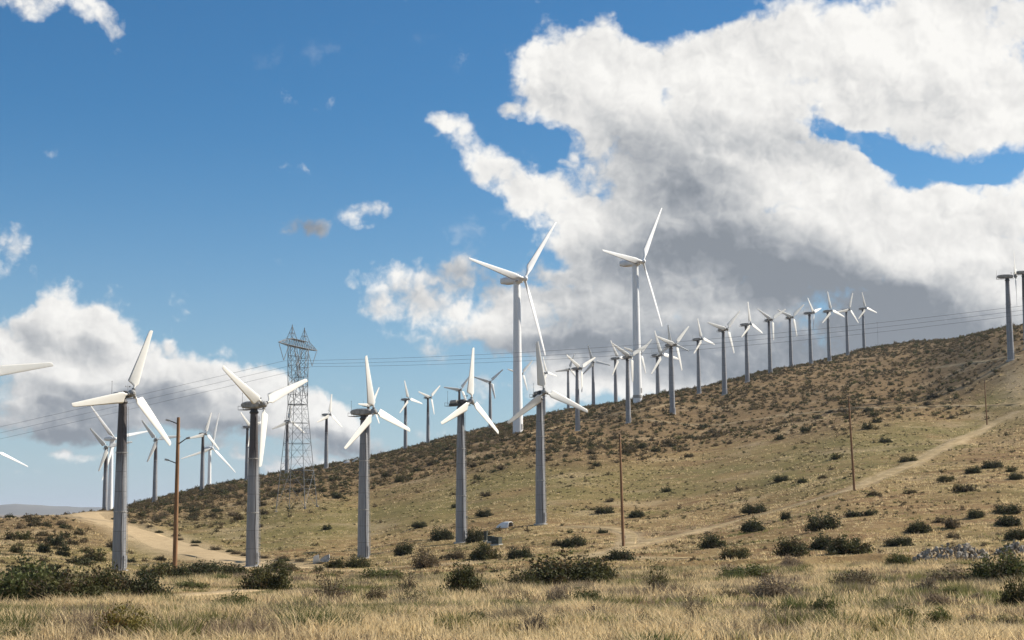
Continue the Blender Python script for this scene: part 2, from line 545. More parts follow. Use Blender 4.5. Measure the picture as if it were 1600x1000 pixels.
def _build_profile():
    names = sorted(COLS)
    rows = []
    for px in names:
        kn = NEAR + COLS[px]
        dc, rc = kn[-1]
        h = horizon_row(px)
        kn = kn + [(dc * 1.10, rc + 3.0), (dc * 1.35, max(rc + 22, min(h + 20, rc + 40)))]
        base = kn[-1][1]
        for dd in (1900, 4000, 15000, 60000):
            flat = h + 2400 * 22 / dd
            kn.append((max(dd, kn[-1][0] * 1.2), max(flat, base if dd < 1500 else flat)))
        d = np.log([k[0] for k in kn])
        rows.append(np.interp(LD, d, [k[1] for k in kn]))
    rows = np.array(rows)
    full = np.array([np.interp(PXS, names, rows[:, j]) for j in range(len(LD))]).T     # (px, d)
    # soften the creases between the columns and along the distance
    ku = np.exp(-0.5 * (np.arange(-8, 9) / 2.6) ** 2); ku /= ku.sum()
    kd = np.exp(-0.5 * (np.arange(-6, 7) / 2.0) ** 2); kd /= kd.sum()
    pad = np.pad(full, ((8, 8), (0, 0)), 'edge')
    full = sum(ku[i] * pad[i:i + full.shape[0]] for i in range(17))
    pad = np.pad(full, ((0, 0), (6, 6)), 'edge')
    full = sum(kd[i] * pad[:, i:i + full.shape[1]] for i in range(13))
    us = (PXS - 800) / FPX * 1.003
    E = _row_to_e(us[:, None], full)
    return us, E


US, EE = _build_profile()


def base_z(x, y):
    """smooth ground height"""
    x, y = np.asarray(x, float), np.asarray(y, float)
    th = np.arctan2(x, y)
    r = np.hypot(x, y)
    tc = np.clip(th, math.atan(US[0]), math.atan(US[-1]))
    u = np.tan(tc)
    d = np.maximum(r * np.cos(tc), 3.0)
    fi = (u - US[0]) / (US[1] - US[0])
    fj = (np.log(d) - LD[0]) / (LD[1] - LD[0])
    i = np.clip(fi.astype(int), 0, len(US) - 2)
    j = np.clip(fj.astype(int), 0, len(LD) - 2)
    a, b = np.clip(fi - i, 0, 1), np.clip(fj - j, 0, 1)
    e = (EE[i, j] * (1 - a) + EE[i + 1, j] * a) * (1 - b) + (EE[i, j + 1] * (1 - a) + EE[i + 1, j + 1] * a) * b
    z = d * e
    back = np.clip((np.abs(th) - 1.0) / 0.9, 0, 1)
    back = back * back * (3 - 2 * back)
    zb = -1.9 - 20.1 * np.clip((r - 60) / 1800, 0, 1)
    return z * (1 - back) + zb * back


# track lines, as photo points with their distances found from the ground itself
BANKS = []


def relief(x, y):
    r = np.hypot(x, y)
    amp = np.clip((r - 20) / 120, 0.0, 1.0) * np.clip(2200 / np.maximum(r, 1), 0, 1)
    x, y = np.atleast_1d(x), np.atleast_1d(y)
    z = 0.9 * fbm(x / 55, y / 55, 3, 3) * np.clip((r - 150) / 250, 0, 1) + 0.44 * fbm(x / 9, y / 9, 11, 3) - 0.9 * np.clip(0.22 - np.abs(fbm(x / 30, y / 17, 41, 3)), 0, 1) * np.clip((r - 170) / 150, 0, 1)
    for (pts, amp2, sg) in BANKS:
        m = (np.abs(y - pts[0][1]) < 60) & (np.abs(x) < 90)
        if m.any():
            d = seg_dist(x[m], y[m], pts)
            z[m] += amp2 * np.exp(-(d / sg) ** 2) * (0.75 + 0.8 * vnoise(x[m] / 4, y[m] / 4, 91))
    near = 0.16 * fbm(x / 5, y / 5, 21, 3) * np.clip(1.3 - r / 160, 0, 1)
    return z * amp + near


def seg_dist(x, y, pts):
    """distance to a polyline in plan"""
    best = np.full(np.shape(x), 1e9)
    for (x0, y0), (x1, y1) in zip(pts[:-1], pts[1:]):
        dx, dy = x1 - x0, y1 - y0
        t = np.clip(((x - x0) * dx + (y - y0) * dy) / (dx * dx + dy * dy + 1e-9), 0, 1)
        best = np.minimum(best, np.hypot(x - x0 - t * dx, y - y0 - t * dy))
    return best


def hit(px, py, dmin=20.0, dmax=1100.0):
    """first ground point seen at a photo point"""
    d = np.exp(np.linspace(math.log(dmin), math.log(dmax), 1500))
    rd = ray(px, py)
    X, Y, Z = rd[0] * d, d, rd[2] * d
    g = base_z(X, Y)
    k = np.argmax(g >= Z)
    if not (g >= Z).any():
        k = np.argmax(g - Z)
    if k > 0 and g[k] >= Z[k]:
        a0, a1 = Z[k - 1] - g[k - 1], g[k] - Z[k]
        t = a0 / max(a0 + a1, 1e-9)
        dd = d[k - 1] * (1 - t) + d[k] * t
    else:
        dd = d[k]
    return rd[0] * dd, dd


BANKS += [([hit(*q) for q in ((1035, 884), (1140, 882), (1250, 881), (1350, 879), (1450, 876))], 0.75, 1.1),
          ([hit(*q) for q in ((590, 892), (680, 890), (760, 887), (830, 882))], 0.35, 0.9),
          ([hit(*q) for q in ((172, 811), (219, 819), (281, 841), (344, 860), (406, 870), (460, 876))], 1.1, 1.6)]
ROADS_PX = {
    'gravel_track': ([(200, 938), (260, 932), (320, 929), (370, 925), (430, 919)], 1.6),
    'dirt_road': ([(450, 889), (400, 881), (344, 872), (281, 857), (219, 832), (185, 822), (160, 815), (140, 808), (132, 802), (140, 798), (155, 796)], 10.0),
    'dirt_track': ([(1085, 872), (1000, 871), (900, 874), (800, 878), (700, 883), (620, 886), (560, 889), (500, 893)], 2.0),
    'sandy_track': ([(880, 823), (930, 823), (965, 827), (985, 836), (985, 850), (960, 862), (920, 873)], 2.2),
    'pole_track': ([(960, 858), (1040, 840), (1120, 822), (1220, 795), (1330, 766), (1400, 735), (1450, 712), (1500, 685), (1550, 660), (1600, 640)], 2.3),
    'hill_track': ([(1000, 655), (1040, 659), (1110, 664), (1200, 652), (1300, 640), (1380, 636), (1450, 634), (1520, 634), (1600, 630)], 1.4),
    'ridge_track': ([(1600, 556), (1540, 565), (1470, 573), (1400, 580), (1330, 588)], 1.2),
    'crest_track': ([(1060, 628), (1010, 640), (950, 648), (900, 660), (850, 672), (800, 684), (740, 694)], 1.6),
}
ROADS = {}
for _k, (_pts, _w) in ROADS_PX.items():
    _p = [hit(*q) for q in _pts]
    # smooth, evenly spaced centre line
    P = np.array(_p)
    s = np.concatenate([[0], np.cumsum(np.hypot(*np.diff(P, axis=0).T))])
    n = max(12, int(s[-1] / 2.0))
    t = np.linspace(0, s[-1], n)
    Q = np.stack([np.interp(t, s, P[:, 0]), np.interp(t, s, P[:, 1])], 1)
    win = max(3, int(12 / (s[-1] / n)) | 1)
    ker = np.ones(win) / win
    Qp = np.pad(Q, ((win // 2, win // 2), (0, 0)), 'edge')
    Q = np.stack([np.convolve(Qp[:, i], ker, 'valid') for i in (0, 1)], 1)
    ROADS[_k] = (Q, _w)


def road_clear(x, y):
    """0 on a track, 1 away from it"""
    c = np.ones(np.shape(x))
    for Q, w in ROADS.values():
        lo, hi = Q.min(0) - w * 4, Q.max(0) + w * 4
        m = (x > lo[0]) & (x < hi[0]) & (y > lo[1]) & (y < hi[1])
        if m.any():
            d = seg_dist(x[m], y[m], [tuple(q) for q in Q[::3]] + [tuple(Q[-1])])
            c[m] = np.minimum(c[m], np.clip((d - w * 0.55) / (w * 0.6), 0, 1))
    return c


def ground_z(x, y):
    x, y = np.atleast_1d(np.asarray(x, float)), np.atleast_1d(np.asarray(y, float))
    return base_z(x, y) + relief(x, y) * (0.12 + 0.88 * road_clear(x, y))


def gz(x, y):
    return float(ground_z([x], [y])[0])


def at(px, py):
    x, y = hit(px, py)
    return Vector((x, y, gz(x, y)))


def at_d(px, d):
    """ground point in a photo column at a known distance"""
    u = (px - 800) / FPX * 1.003
    return Vector((u * d, d, gz(u * d, d)))


# brush line: above it (further) the hill is covered in small bushes
BRUSH_X = [-200, 100, 250, 380, 480, 560, 650, 720, 800, 900, 1000, 1100, 1250, 1400, 1500, 1560, 1600, 1800]
BRUSH_Y = [838, 838, 815, 790, 778, 770, 752, 738, 722, 722, 722, 702, 684, 655, 640, 590, 575, 560]


def brush(x, y, z):
    px, py = proj(x, y, z)
    return np.clip((np.interp(px, BRUSH_X, BRUSH_Y) - py) / 24 + 0.5, 0, 1) * (y > 150)


def make_ground():
    ths = np.concatenate([np.linspace(-math.pi, -0.6, 36, endpoint=False), np.linspace(-0.6, -0.345, 16, endpoint=False),
                          np.linspace(-0.345, 0.345, 470), np.linspace(0.345, 0.6, 17)[1:], np.linspace(0.6, math.pi, 37)[1:-1]])
    rs = np.concatenate([[0.01], np.exp(np.linspace(math.log(1.5), math.log(18), 26, endpoint=False)),
                         np.exp(np.linspace(math.log(18), math.log(1000), 440, endpoint=False)),
                         np.exp(np.linspace(math.log(1000), math.log(60000), 40))])
    T, Rr = np.meshgrid(ths, rs, indexing='ij')
    X, Y = Rr * np.sin(T), Rr * np.cos(T)
    Z = ground_z(X.ravel(), Y.ravel()).reshape(X.shape)
    nt, nr = X.shape
    idx = np.arange(nt * nr).reshape(nt, nr)
    nx = np.roll(idx, -1, axis=0)
    F = np.stack([idx[:, :-1], idx[:, 1:], nx[:, 1:], nx[:, :-1]], -1).reshape(-1, 4)
    V = np.stack([X, Y, Z], -1).reshape(-1, 3)
    x, y, z = V.T
    px, py = proj(x, y, z)
    fr = y > 3
    # cover: red = green grass, green = bare sandy soil, blue = brush-covered hill
    n = fbm(x / 26, y / 26, 31, 4)
    br = np.where(fr, brush(x, y, z + 6 * n), 0.4)
    belt = np.clip(1 - np.abs((np.interp(px, BRUSH_X, BRUSH_Y) + 38 - py) / 60), 0, 1)
    green = np.where(fr & (y > 120), np.clip(belt * 1.2 + n * 1.3, 0, 1), np.clip(0.15 + n, 0, 1))
    left = np.exp(-((px - 110) / 90) ** 2 - ((py - 850) / 22) ** 2)
    green = np.clip(green + 0.7 * left * (fr & (y > 120)), 0, 1)
    sand = np.clip(1 - road_clear(x, y), 0, 1) * 0.8
    slope = np.exp(-((px - 1590) / 30) ** 2 - ((py - 600) / 30) ** 2) * (fr & (y > 200))
    sand = np.clip(sand + slope + np.clip(fbm(x / 14, y / 14, 47, 3) * 1.6 - 0.35, 0, 0.6), 0, 1)
    me = mesh_np('ground', V, F, smooth=True, col=np.stack([green, sand, br], 1), colname='cover')
    o = obj('ground', me, ground_material())
    tag(o, kind='structure')
    return o


def ground_material():
    m, g, b = material('ground', rough=0.95, spec=0.1)
    a = g.n('ShaderNodeAttribute', attribute_name='cover')
    sp = g.n('ShaderNodeSeparateColor')
    g.put(sp.inputs[0], a.outputs['Color'])
    green, sand, br = sp.outputs
    co = g.n('ShaderNodeNewGeometry').outputs['Position']
    co2 = g.v('MULTIPLY', co, (1.0, 0.6, 1.0))
    big = g.noise(co2, 0.045, 5, 0.6)
    mid = g.noise(co2, 0.28, 6, 0.62)
    fine = g.noise(co2, 1.7, 6, 0.7)
    vf = g.noise(co, 7.0, 5, 0.75)
    strk = g.noise(g.v('MULTIPLY', co, (0.35, 1.0, 1.6)), 0.55, 6, 0.66)
    soil = g.mix(g.ramp(mid, 0.3, 0.7), (0.185, 0.110, 0.044), (0.318, 0.203, 0.087))
    dry = g.mix(g.ramp(fine, 0.35, 0.7), (0.201, 0.135, 0.049), (0.398, 0.279, 0.111))
    col = g.mix(g.ramp(g.m('ADD', strk, g.m('MULTIPLY', fine, 0.5)), 0.62, 0.92), soil, dry)
    patch = g.noise(g.v('MULTIPLY', co, (0.5, 1.0, 1.3)), 0.12, 6, 0.68)
    col = g.mix(g.ramp(patch, 0.47, 0.60, 0, 0.75), col, g.mix(fine, (0.127, 0.067, 0.027), (0.281, 0.158, 0.068)))
    gr = g.mix(g.ramp(fine, 0.35, 0.65), (0.111, 0.093, 0.027), (0.239, 0.181, 0.063))
    gm = g.m('MULTIPLY', green, g.ramp(g.m('ADD', big, g.m('MULTIPLY', strk, 0.7)), 0.54, 0.90))
    col = g.mix(g.m('MULTIPLY', gm, 0.92), col, gr)
    # the brush-covered slope is redder and littered with dead stems
    hill = g.mix(g.ramp(g.m('ADD', g.m('MULTIPLY', fine, 0.6), g.m('MULTIPLY', strk, 0.4)), 0.36, 0.66), (0.090, 0.051, 0.022), (0.302, 0.191, 0.085))
    col = g.mix(g.m('MULTIPLY', br, 0.75), col, hill)
    litter = g.ramp(g.m('ADD', fine, g.m('MULTIPLY', vf, 0.4)), 0.82, 0.98)
    col = g.mix(g.m('MULTIPLY', litter, 0.6), col, (0.074, 0.048, 0.022))
    sandc = g.mix(g.ramp(fine, 0.3, 0.7), (0.35, 0.245, 0.125), (0.46, 0.335, 0.18))
    col = g.mix(g.m('MULTIPLY', sand, g.ramp(mid, 0.2, 0.55)), col, sandc)
    col = g.mix(g.ramp(vf, 0.30, 0.42, 0.45, 0.0), col, (0.09, 0.065, 0.04))
    col = g.mix(1.0, col, (1.07, 1.12, 1.22), 'MULTIPLY')
    weeds = g.ramp(g.m('ADD', g.m('MULTIPLY', fine, 0.7), g.m('MULTIPLY', patch, 0.5)), 0.66, 0.74)
    col = g.mix(g.m('MULTIPLY', weeds, 0.55), col, (0.085, 0.070, 0.035))
    pale = g.ramp(g.noise(co, 2.6, 2, 0.5), 0.74, 0.80)
    col = g.mix(g.m('MULTIPLY', pale, 0.7), col, (0.46, 0.40, 0.31))
    g.put(b.inputs['Base Color'], col)
    bp = g.n('ShaderNodeBump')
    bp.inputs['Strength'].default_value = 0.9
    bp.inputs['Distance'].default_value = 0.35
    g.put(bp.inputs['Height'], g.m('ADD', fine, g.m('MULTIPLY', vf, 0.35)))
    g.nt.links.new(bp.outputs[0], b.inputs['Normal'])
    return m


def road_material(broken=True):
    m, g, b = material('packed_sand', rough=0.95, spec=0.1)
    co = g.n('ShaderNodeNewGeometry').outputs['Position']
    n = g.noise(co, 0.5, 6, 0.65)
    f = g.noise(co, 5.0, 5, 0.7)
    col = g.mix(g.ramp(n, 0.3, 0.7), (0.40, 0.290, 0.160), (0.52, 0.390, 0.225))
    col = g.mix(g.ramp(f, 0.35, 0.5, 0.45, 0), col, (0.22, 0.155, 0.09))
    brk = g.noise(co, 0.35, 6, 0.7)
    col = col if not broken else g.mix(g.ramp(brk, 0.40, 0.56, 0, 0.85), col, g.mix(f, (0.19, 0.135, 0.06), (0.34, 0.26, 0.125)))
    g.put(b.inputs['Base Color'], col)
    bp = g.n('ShaderNodeBump')
    bp.inputs['Strength'].default_value = 0.5
    bp.inputs['Distance'].default_value = 0.1
    g.put(bp.inputs['Height'], f)
    g.nt.links.new(bp.outputs[0], b.inputs['Normal'])
    return m


def make_roads():
    mats = road_material(False), road_material(True)
    for name, (Q, w) in ROADS.items():
        m = mats[name not in ('dirt_road', 'gravel_track')]
        T = np.gradient(Q, axis=0)
        T /= np.maximum(np.hypot(T[:, 0], T[:, 1]), 1e-9)[:, None]
        N = np.stack([-T[:, 1], T[:, 0]], 1)
        k = 9
        V = []
        for j, t in enumerate(np.linspace(-1, 1, k)):
            s = np.arange(len(Q)) * 2.0
            wob = 1 + (0.5 * fbm(s / 7, np.full(len(Q), 5.0 * np.sign(t)), 5, 3) if abs(t) > 0.9 else 0)
            p = Q + N * (t * w * 0.5 * wob)[:, None] if np.ndim(wob) else Q + N * (t * w * 0.5)
            lift = 0.05 + 0.0 * t
            rut = -0.03 * (abs(abs(t) - 0.5) < 0.13)
            edge = -0.16 if abs(t) > 0.99 else 0
            z = ground_z(p[:, 0], p[:, 1]) + lift + rut + edge
            V.append(np.column_stack([p, z]))
        V = np.array(V)
        idx = np.arange(k * len(Q)).reshape(k, len(Q))
        F = np.stack([idx[:-1, :-1], idx[:-1, 1:], idx[1:, 1:], idx[1:, :-1]], -1).reshape(-1, 4)
        tag(obj(name, mesh_np(name, V.reshape(-1, 3), F, smooth=True), m), kind='structure')


ground = make_ground()
make_roads()


def make_far_hills():
    """low mountains across the valley, far to the left"""
    m = worn('far_hills', (0.17, 0.15, 0.12), 0.3, 0.002, 0.95, spec=0.05)
    n, k = 220, 9
    ang = np.linspace(-0.75, 0.10, n)
    V = []
    for j in range(k):
        t = j / (k - 1)
        r = 14000 + 5000 * t
        h = (40 + 80 * np.clip(fbm(ang * 16, ang * 0 + 0.3, 61, 5) + 0.55, 0, 2)) * math.sin(math.pi * t) ** 0.8
        h = h * np.clip((-ang - 0.12) / 0.1, 0.15, 1)
        h = h + 14 * fbm(ang * 60, ang * 0 + j * 0.7, 71, 3) * math.sin(math.pi * t)
        V.append(np.stack([r * np.sin(ang), r * np.cos(ang), h - 30], 1))
    V = np.array(V)
    idx = np.arange(k * n).reshape(k, n)
    F = np.stack([idx[:-1, :-1], idx[1:, :-1], idx[1:, 1:], idx[:-1, 1:]], -1).reshape(-1, 4)
    tag(obj('hills', mesh_np('hills', V.reshape(-1, 3), F, smooth=True), m), kind='structure')


make_far_hills()


# ------------------------------------------------------------------ wind turbines
def steel_tower_material(name, stained):
    m, g, b = material(name, rough=0.5, metal=0.2, spec=0.4)
    co = g.n('ShaderNodeTexCoord').outputs['Object']
    rnd = g.n('ShaderNodeObjectInfo').outputs['Random']
    co = g.v('ADD', co, g.v('SCALE', (31.0, 17.0, 0.0), scale=rnd))
    sp = g.n('ShaderNodeSeparateXYZ')
    g.put(sp.inputs[0], g.n('ShaderNodeTexCoord').outputs['Object'])
    z = sp.outputs[2]
    streak = g.noise(g.v('MULTIPLY', co, (3.2, 3.2, 0.22)), 1.0, 6, 0.65)
    fine = g.noise(co, 2.5, 6, 0.7)
    col = g.mix(g.ramp(streak, 0.32, 0.68), (0.225, 0.228, 0.238), (0.315, 0.318, 0.325))
    col = g.mix(g.ramp(fine, 0.55, 0.75, 0, 0.35), col, (0.17, 0.15, 0.14))
    # welded plate courses: each a little different, a dark seam between
    crs = g.m('DIVIDE', z, 2.68)
    wn = g.n('ShaderNodeTexWhiteNoise', noise_dimensions='1D')
    g.put(wn.inputs['W'], g.m('ADD', g.m('FLOOR', crs), g.m('MULTIPLY', rnd, 50.0)))
    col = g.mix(g.m('MULTIPLY', wn.outputs['Value'], 0.30), col, (0.19, 0.185, 0.185))
    seam = g.ramp(g.m('ABSOLUTE', g.m('SUBTRACT', g.m('FRACT', crs), 0.5)), 0.475, 0.495)
    col = g.mix(g.m('MULTIPLY', seam, 0.6), col, (0.11, 0.10, 0.10))
    rust = g.m('MULTIPLY', g.ramp(g.noise(g.v('MULTIPLY', co, (2.0, 2.0, 0.12)), 1.3, 5, 0.7), 0.60, 0.72), 0.4)
    col = g.mix(rust, col, (0.16, 0.105, 0.075))
    # oil that has run down from the nacelle
    top = g.m('ADD', z, g.m('MULTIPLY', g.m('SUBTRACT', streak, 0.5), 9.0))
    lo, hi = (13.5, 17.5) if stained else (20.0, 23.5)
    st = g.m('MULTIPLY', g.ramp(top, lo, hi), 0.86)
    col = g.mix(st, col, (0.060, 0.045, 0.042))
    g.put(b.inputs['Base Color'], col)
    g.put(b.inputs['Roughness'], g.m('MULTIPLY_ADD', fine, 0.3, 0.36))
    return m


M_TOWER = steel_tower_material('galvanised_steel', False)
M_STAIN = steel_tower_material('oil_stained_steel', True)
M_BLADE = worn('cream_fibreglass', (0.82, 0.80, 0.735), 0.05, 0.4, 0.42, spec=0.5)
M_WHITE = worn('white_paint', (0.80, 0.80, 0.785), 0.08, 0.25, 0.4, spec=0.5, tint=(0.60, 0.58, 0.54), stretch=(1, 1, .3))
M_NAC = worn('dull_grey_cover', (0.36, 0.345, 0.32), 0.35, 1.2, 0.7, tint=(0.10, 0.085, 0.07))
M_DARK = worn('greasy_iron', (0.085, 0.08, 0.078), 0.4, 2.0, 0.55, metal=0.3, tint=(0.13, 0.08, 0.05))
M_HUB = worn('hub_iron', (0.30, 0.30, 0.29), 0.35, 2.0, 0.55, tint=(0.10, 0.08, 0.07))
M_CONC = worn('concrete', (0.42, 0.40, 0.36), 0.25, 1.0, 0.9)


def airfoil(chord, thick, lead):
    """closed section; x from the leading edge (+) to the trailing edge (-), y thickness"""
    xs = [0, .04, .15, .35, .6, .85, 1.0]
    th = [0, .42, .82, 1.0, .74, .30, .05]
    up = [(lead - x * chord, t * thick * 0.62) for x, t in zip(xs, th)]
    dn = [(lead - x * chord, -t * thick * 0.38) for x, t in zip(xs[1:-1], th[1:-1])][::-1]
    return up + dn


def blade_mesh(name, L, root_r, chord_max, chord_tip, r_neck, r_max, twist0, thick_k=0.17, tipround=True):
    mb = MB()
    rings = []
    st = [(0.0, 1.0), (r_neck, 1.0)]
    n = len(airfoil(1, .1, .3))
    S = [0.0, r_neck * 0.6, r_neck] + [r_neck + (r_max - r_neck) * f for f in (.35, .7, 1.0)] + \
        [r_max + (L - r_max) * f for f in (.12, .25, .4, .55, .7, .85, .95, .985, 1.0)]
    for r in S:
        if r <= r_neck:
            w = 0.0
        elif r < r_max:
            w = (r - r_neck) / (r_max - r_neck)
            w = w * w * (3 - 2 * w)
        else:
            w = 1.0
        f = min(1, max(0, (r - r_max) / (L - r_max)))
        ch = chord_max + (chord_tip - chord_max) * f
        if f > 0.96 and tipround:
            ch *= 0.86 if f < 0.99 else 0.5
        tk = ch * (thick_k * (1 - f) + 0.11 * f)
        lead = 0.30 * chord_max * (1 - f) + 0.36 * chord_tip * f
        tw = math.radians(twist0 * (1 - f) ** 2 + 2.5)
        af = airfoil(ch, tk, lead)
        pts = []
        for i, (x, y) in enumerate(af):
            t = 2 * math.pi * i / n
            cx, cy = root_r * math.cos(t), root_r * math.sin(t)
            X, Y = cx + (x - cx) * w, cy + (y - cy) * w
            pts.append((X * math.cos(tw) + Y * math.sin(tw), -X * math.sin(tw) + Y * math.cos(tw), r))
        rings.append(pts)
    mb.loft(rings)
    return mb.mesh(name)


class Kind:
    pass


def small_kind():
    k = Kind()
    k.hub_h, k.over = 24.0, 2.35
    prof = [(1.30, -2.5), (1.30, 0.0), (1.06, 0.06), (1.03, 3), (1.0, 7.9), (.86, 8.0), (.76, 15.9), (.73, 16.0), (.60, 22.4), (.60, 22.6)]
    # tapering tube in three bolted lengths
    t = MB()
    t.lathe([(0.96, -0.4), (0.93, 2.0), (0.87, 8.0), (0.73, 16.0), (0.55, 22.7)], 20)
    k.tower = t.mesh('tower')
    f = MB()
    f.lathe([(1.30, -0.4), (1.30, 0.12), (1.22, 0.16), (1.10, 0.16)], 20, smooth=False)
    k.foot = f.mesh('base_flange')
    k.rings = []
    for z, r in ((8.0, 0.875), (16.0, 0.735)):
        f = MB()
        f.lathe([(r - .02, z - .09), (r + .07, z - .08), (r + .07, z + .08), (r - .02, z + .09)], 20, smooth=False)
        k.rings.append(f.mesh('flange'))
    # ladder with stand-offs up one side, and a cable beside it
    l = MB()
    a0, a1 = math.radians(-8), 0
    def side(z, off=0.0):
        r = 0.93 - (z - 2) / 20.7 * 0.38 + off
        return r
    for s in (-.2, .2):
        for z0, z1 in ((0.6, 8), (8, 16), (16, 22.3)):
            l.tube((side(z0, .22), s, z0), (side(z1, .22), s, z1), .028, n=4)
    for i in range(55):
        z = 0.8 + i * 0.4
        l.tube((side(z, .22), -.2, z), (side(z, .22), .2, z), .018, n=3, caps=False)
    for i in range(8):
        z = 1.6 + i * 2.8
        for s in (-.2, .2):
            l.tube((side(z, -.05), s, z), (side(z, .22), s, z), .025, n=3, caps=False)
    k.ladder = l.mesh('ladder')
    c = MB()
    pts = [(side(z, .04) * math.cos(-.75 + .05 * math.sin(z * .9)), side(z, .04) * math.sin(-.75 + .05 * math.sin(z * .9)), z) for z in np.linspace(.3, 22.3, 24)]
    for p, q in zip(pts[:-1], pts[1:]):
        c.tube(p, q, .065, n=5, caps=False)
    k.cable = c.mesh('cable')
    d = MB()
    d.box((0, -.92, 1.25), (0.75, 0.10, 1.7))
    k.door = d.mesh('hatch')

    # covered nacelle: long low box with bevelled ends (front towards -Y)
    def ring(y, w, z0, z1, ch):
        return [(-w + ch, y, z0), (w - ch, y, z0), (w, y, z0 + ch), (w, y, z1 - ch), (w - ch * 1.6, y, z1), (-w + ch * 1.6, y, z1), (-w, y, z1 - ch), (-w, y, z0 + ch)]
    nb = MB()
    nb.loft([ring(-1.65, .42, -.28, .34, .12), ring(-1.45, .56, -.44, .46, .16), ring(-.5, .66, -.52, .58, .18), ring(1.2, .66, -.50, .62, .18),
             ring(2.3, .56, -.34, .50, .16), ring(2.75, .36, -.12, .34, .10)], smooth=False)
    k.nac_cover = nb.mesh('nacelle')
    # open machinery: bed frame, gearbox, generator, brake disc
    nb = MB()
    nb.box((0, .3, -.42), (.72, 4.0, .22))
    for s in (-.34, .34):
        nb.box((s, .3, -.27), (.08, 4.1, .10))
    nb.tube((0, -1.6, 0), (0, -.7, 0), .22, n=10)
    nb.loft([ring(-.9, .30, -.34, .34, .12), ring(-.7, .44, -.36, .44, .14), ring(.1, .44, -.36, .40, .14), ring(.3, .30, -.30, .3, .12)], smooth=False)
    nb.tube((0, .3, 0.05), (0, .75, 0.05), .09, n=6)
    nb.tube((0, .48, 0.05), (0, .54, 0.05), .32, n=14)
    k.nac_open = nb.mesh('nacelle')
    gm = MB()
    gm.tube((0, .8, .05), (0, 2.05, .05), .36, n=14)
    gm.tube((0, 2.05, .05), (0, 2.2, .05), .26, n=14)
    gm.box((.30, 1.4, .32), (.28, .5, .22))
    gm.box((0, 1.4, -.30), (.5, .9, .16))
    k.generator = gm.mesh('generator')
    # service platform of bent tube under the tail
    p = MB()
    for s in (-.75, .75):
        p.tube((s, .9, -.62), (s, 2.9, -.62), .035, n=4)
        p.tube((s, 2.9, -.62), (s, 2.9, -.05), .03, n=4)
        p.tube((s, 1.6, -.62), (s, 1.6, -.1), .03, n=4)
    for y in (.9, 1.4, 1.9, 2.4, 2.9):
        p.tube((-.75, y, -.62), (.75, y, -.62), .03, n=4)
    p.tube((-.75, 2.9, -.05), (.75, 2.9, -.05), .03, n=4)
    for s in (-.75, .75):
        p.tube((s, .9, -.62), (s, -1.7, -.66), .03, n=4)
    p.tube((-.75, -1.7, -.66), (.75, -1.7, -.66), .03, n=4)
    k.platform = p.mesh('service_platform')
    q = MB()
    q.tube((0, 2.85, -.4), (0, 2.85, 2.05), .035, .02, n=5)
    q.tube((-.12, 2.85, 1.9), (.12, 2.85, 1.9), .018, n=4)
    k.mast = q.mesh('lightning_mast')
    q = MB()
    q.tube((0, -1.2, .4), (0, -1.2, 1.25), .02, n=4)
    q.tube((-.35, -1.2, .95), (.35, -1.2, .95), .018, n=4)
    q.box((.35, -1.12, 1.0), (.02, .3, .16))
    q.tube((-.35, -1.2, .95), (-.35, -1.2, 1.08), .06, .03, n=6)
    k.vane = q.mesh('wind_vane')
    # yaw drum between tower and nacelle
    y = MB()
    y.lathe([(.55, -1.3), (.68, -1.22), (.68, -.98), (.56, -.9), (.5, -.5)], 18)
    k.yaw = y.mesh('yaw_bearing')
    # hub: plate, drum and three sockets
    h = MB()
    h.lathe([(.30, .55), (.48, .42), (.48, -.18), (.34, -.34), (.16, -.46)], 16, axis='Y')
    for a in range(3):
        t = math.radians(120 * a)
        dr = Vector((math.sin(t), 0, math.cos(t)))
        h.tube(dr * .3, dr * .72, .21, n=10)
        h.tube(dr * .60, dr * .68, .27, n=10)
    k.hub = h.mesh('hub')
    k.blade = blade_mesh('blade', 9.3, .15, 1.60, .56, 1.0, 1.5, 11, .15)
    k.m_blade, k.m_hub = M_BLADE, M_HUB
    return k


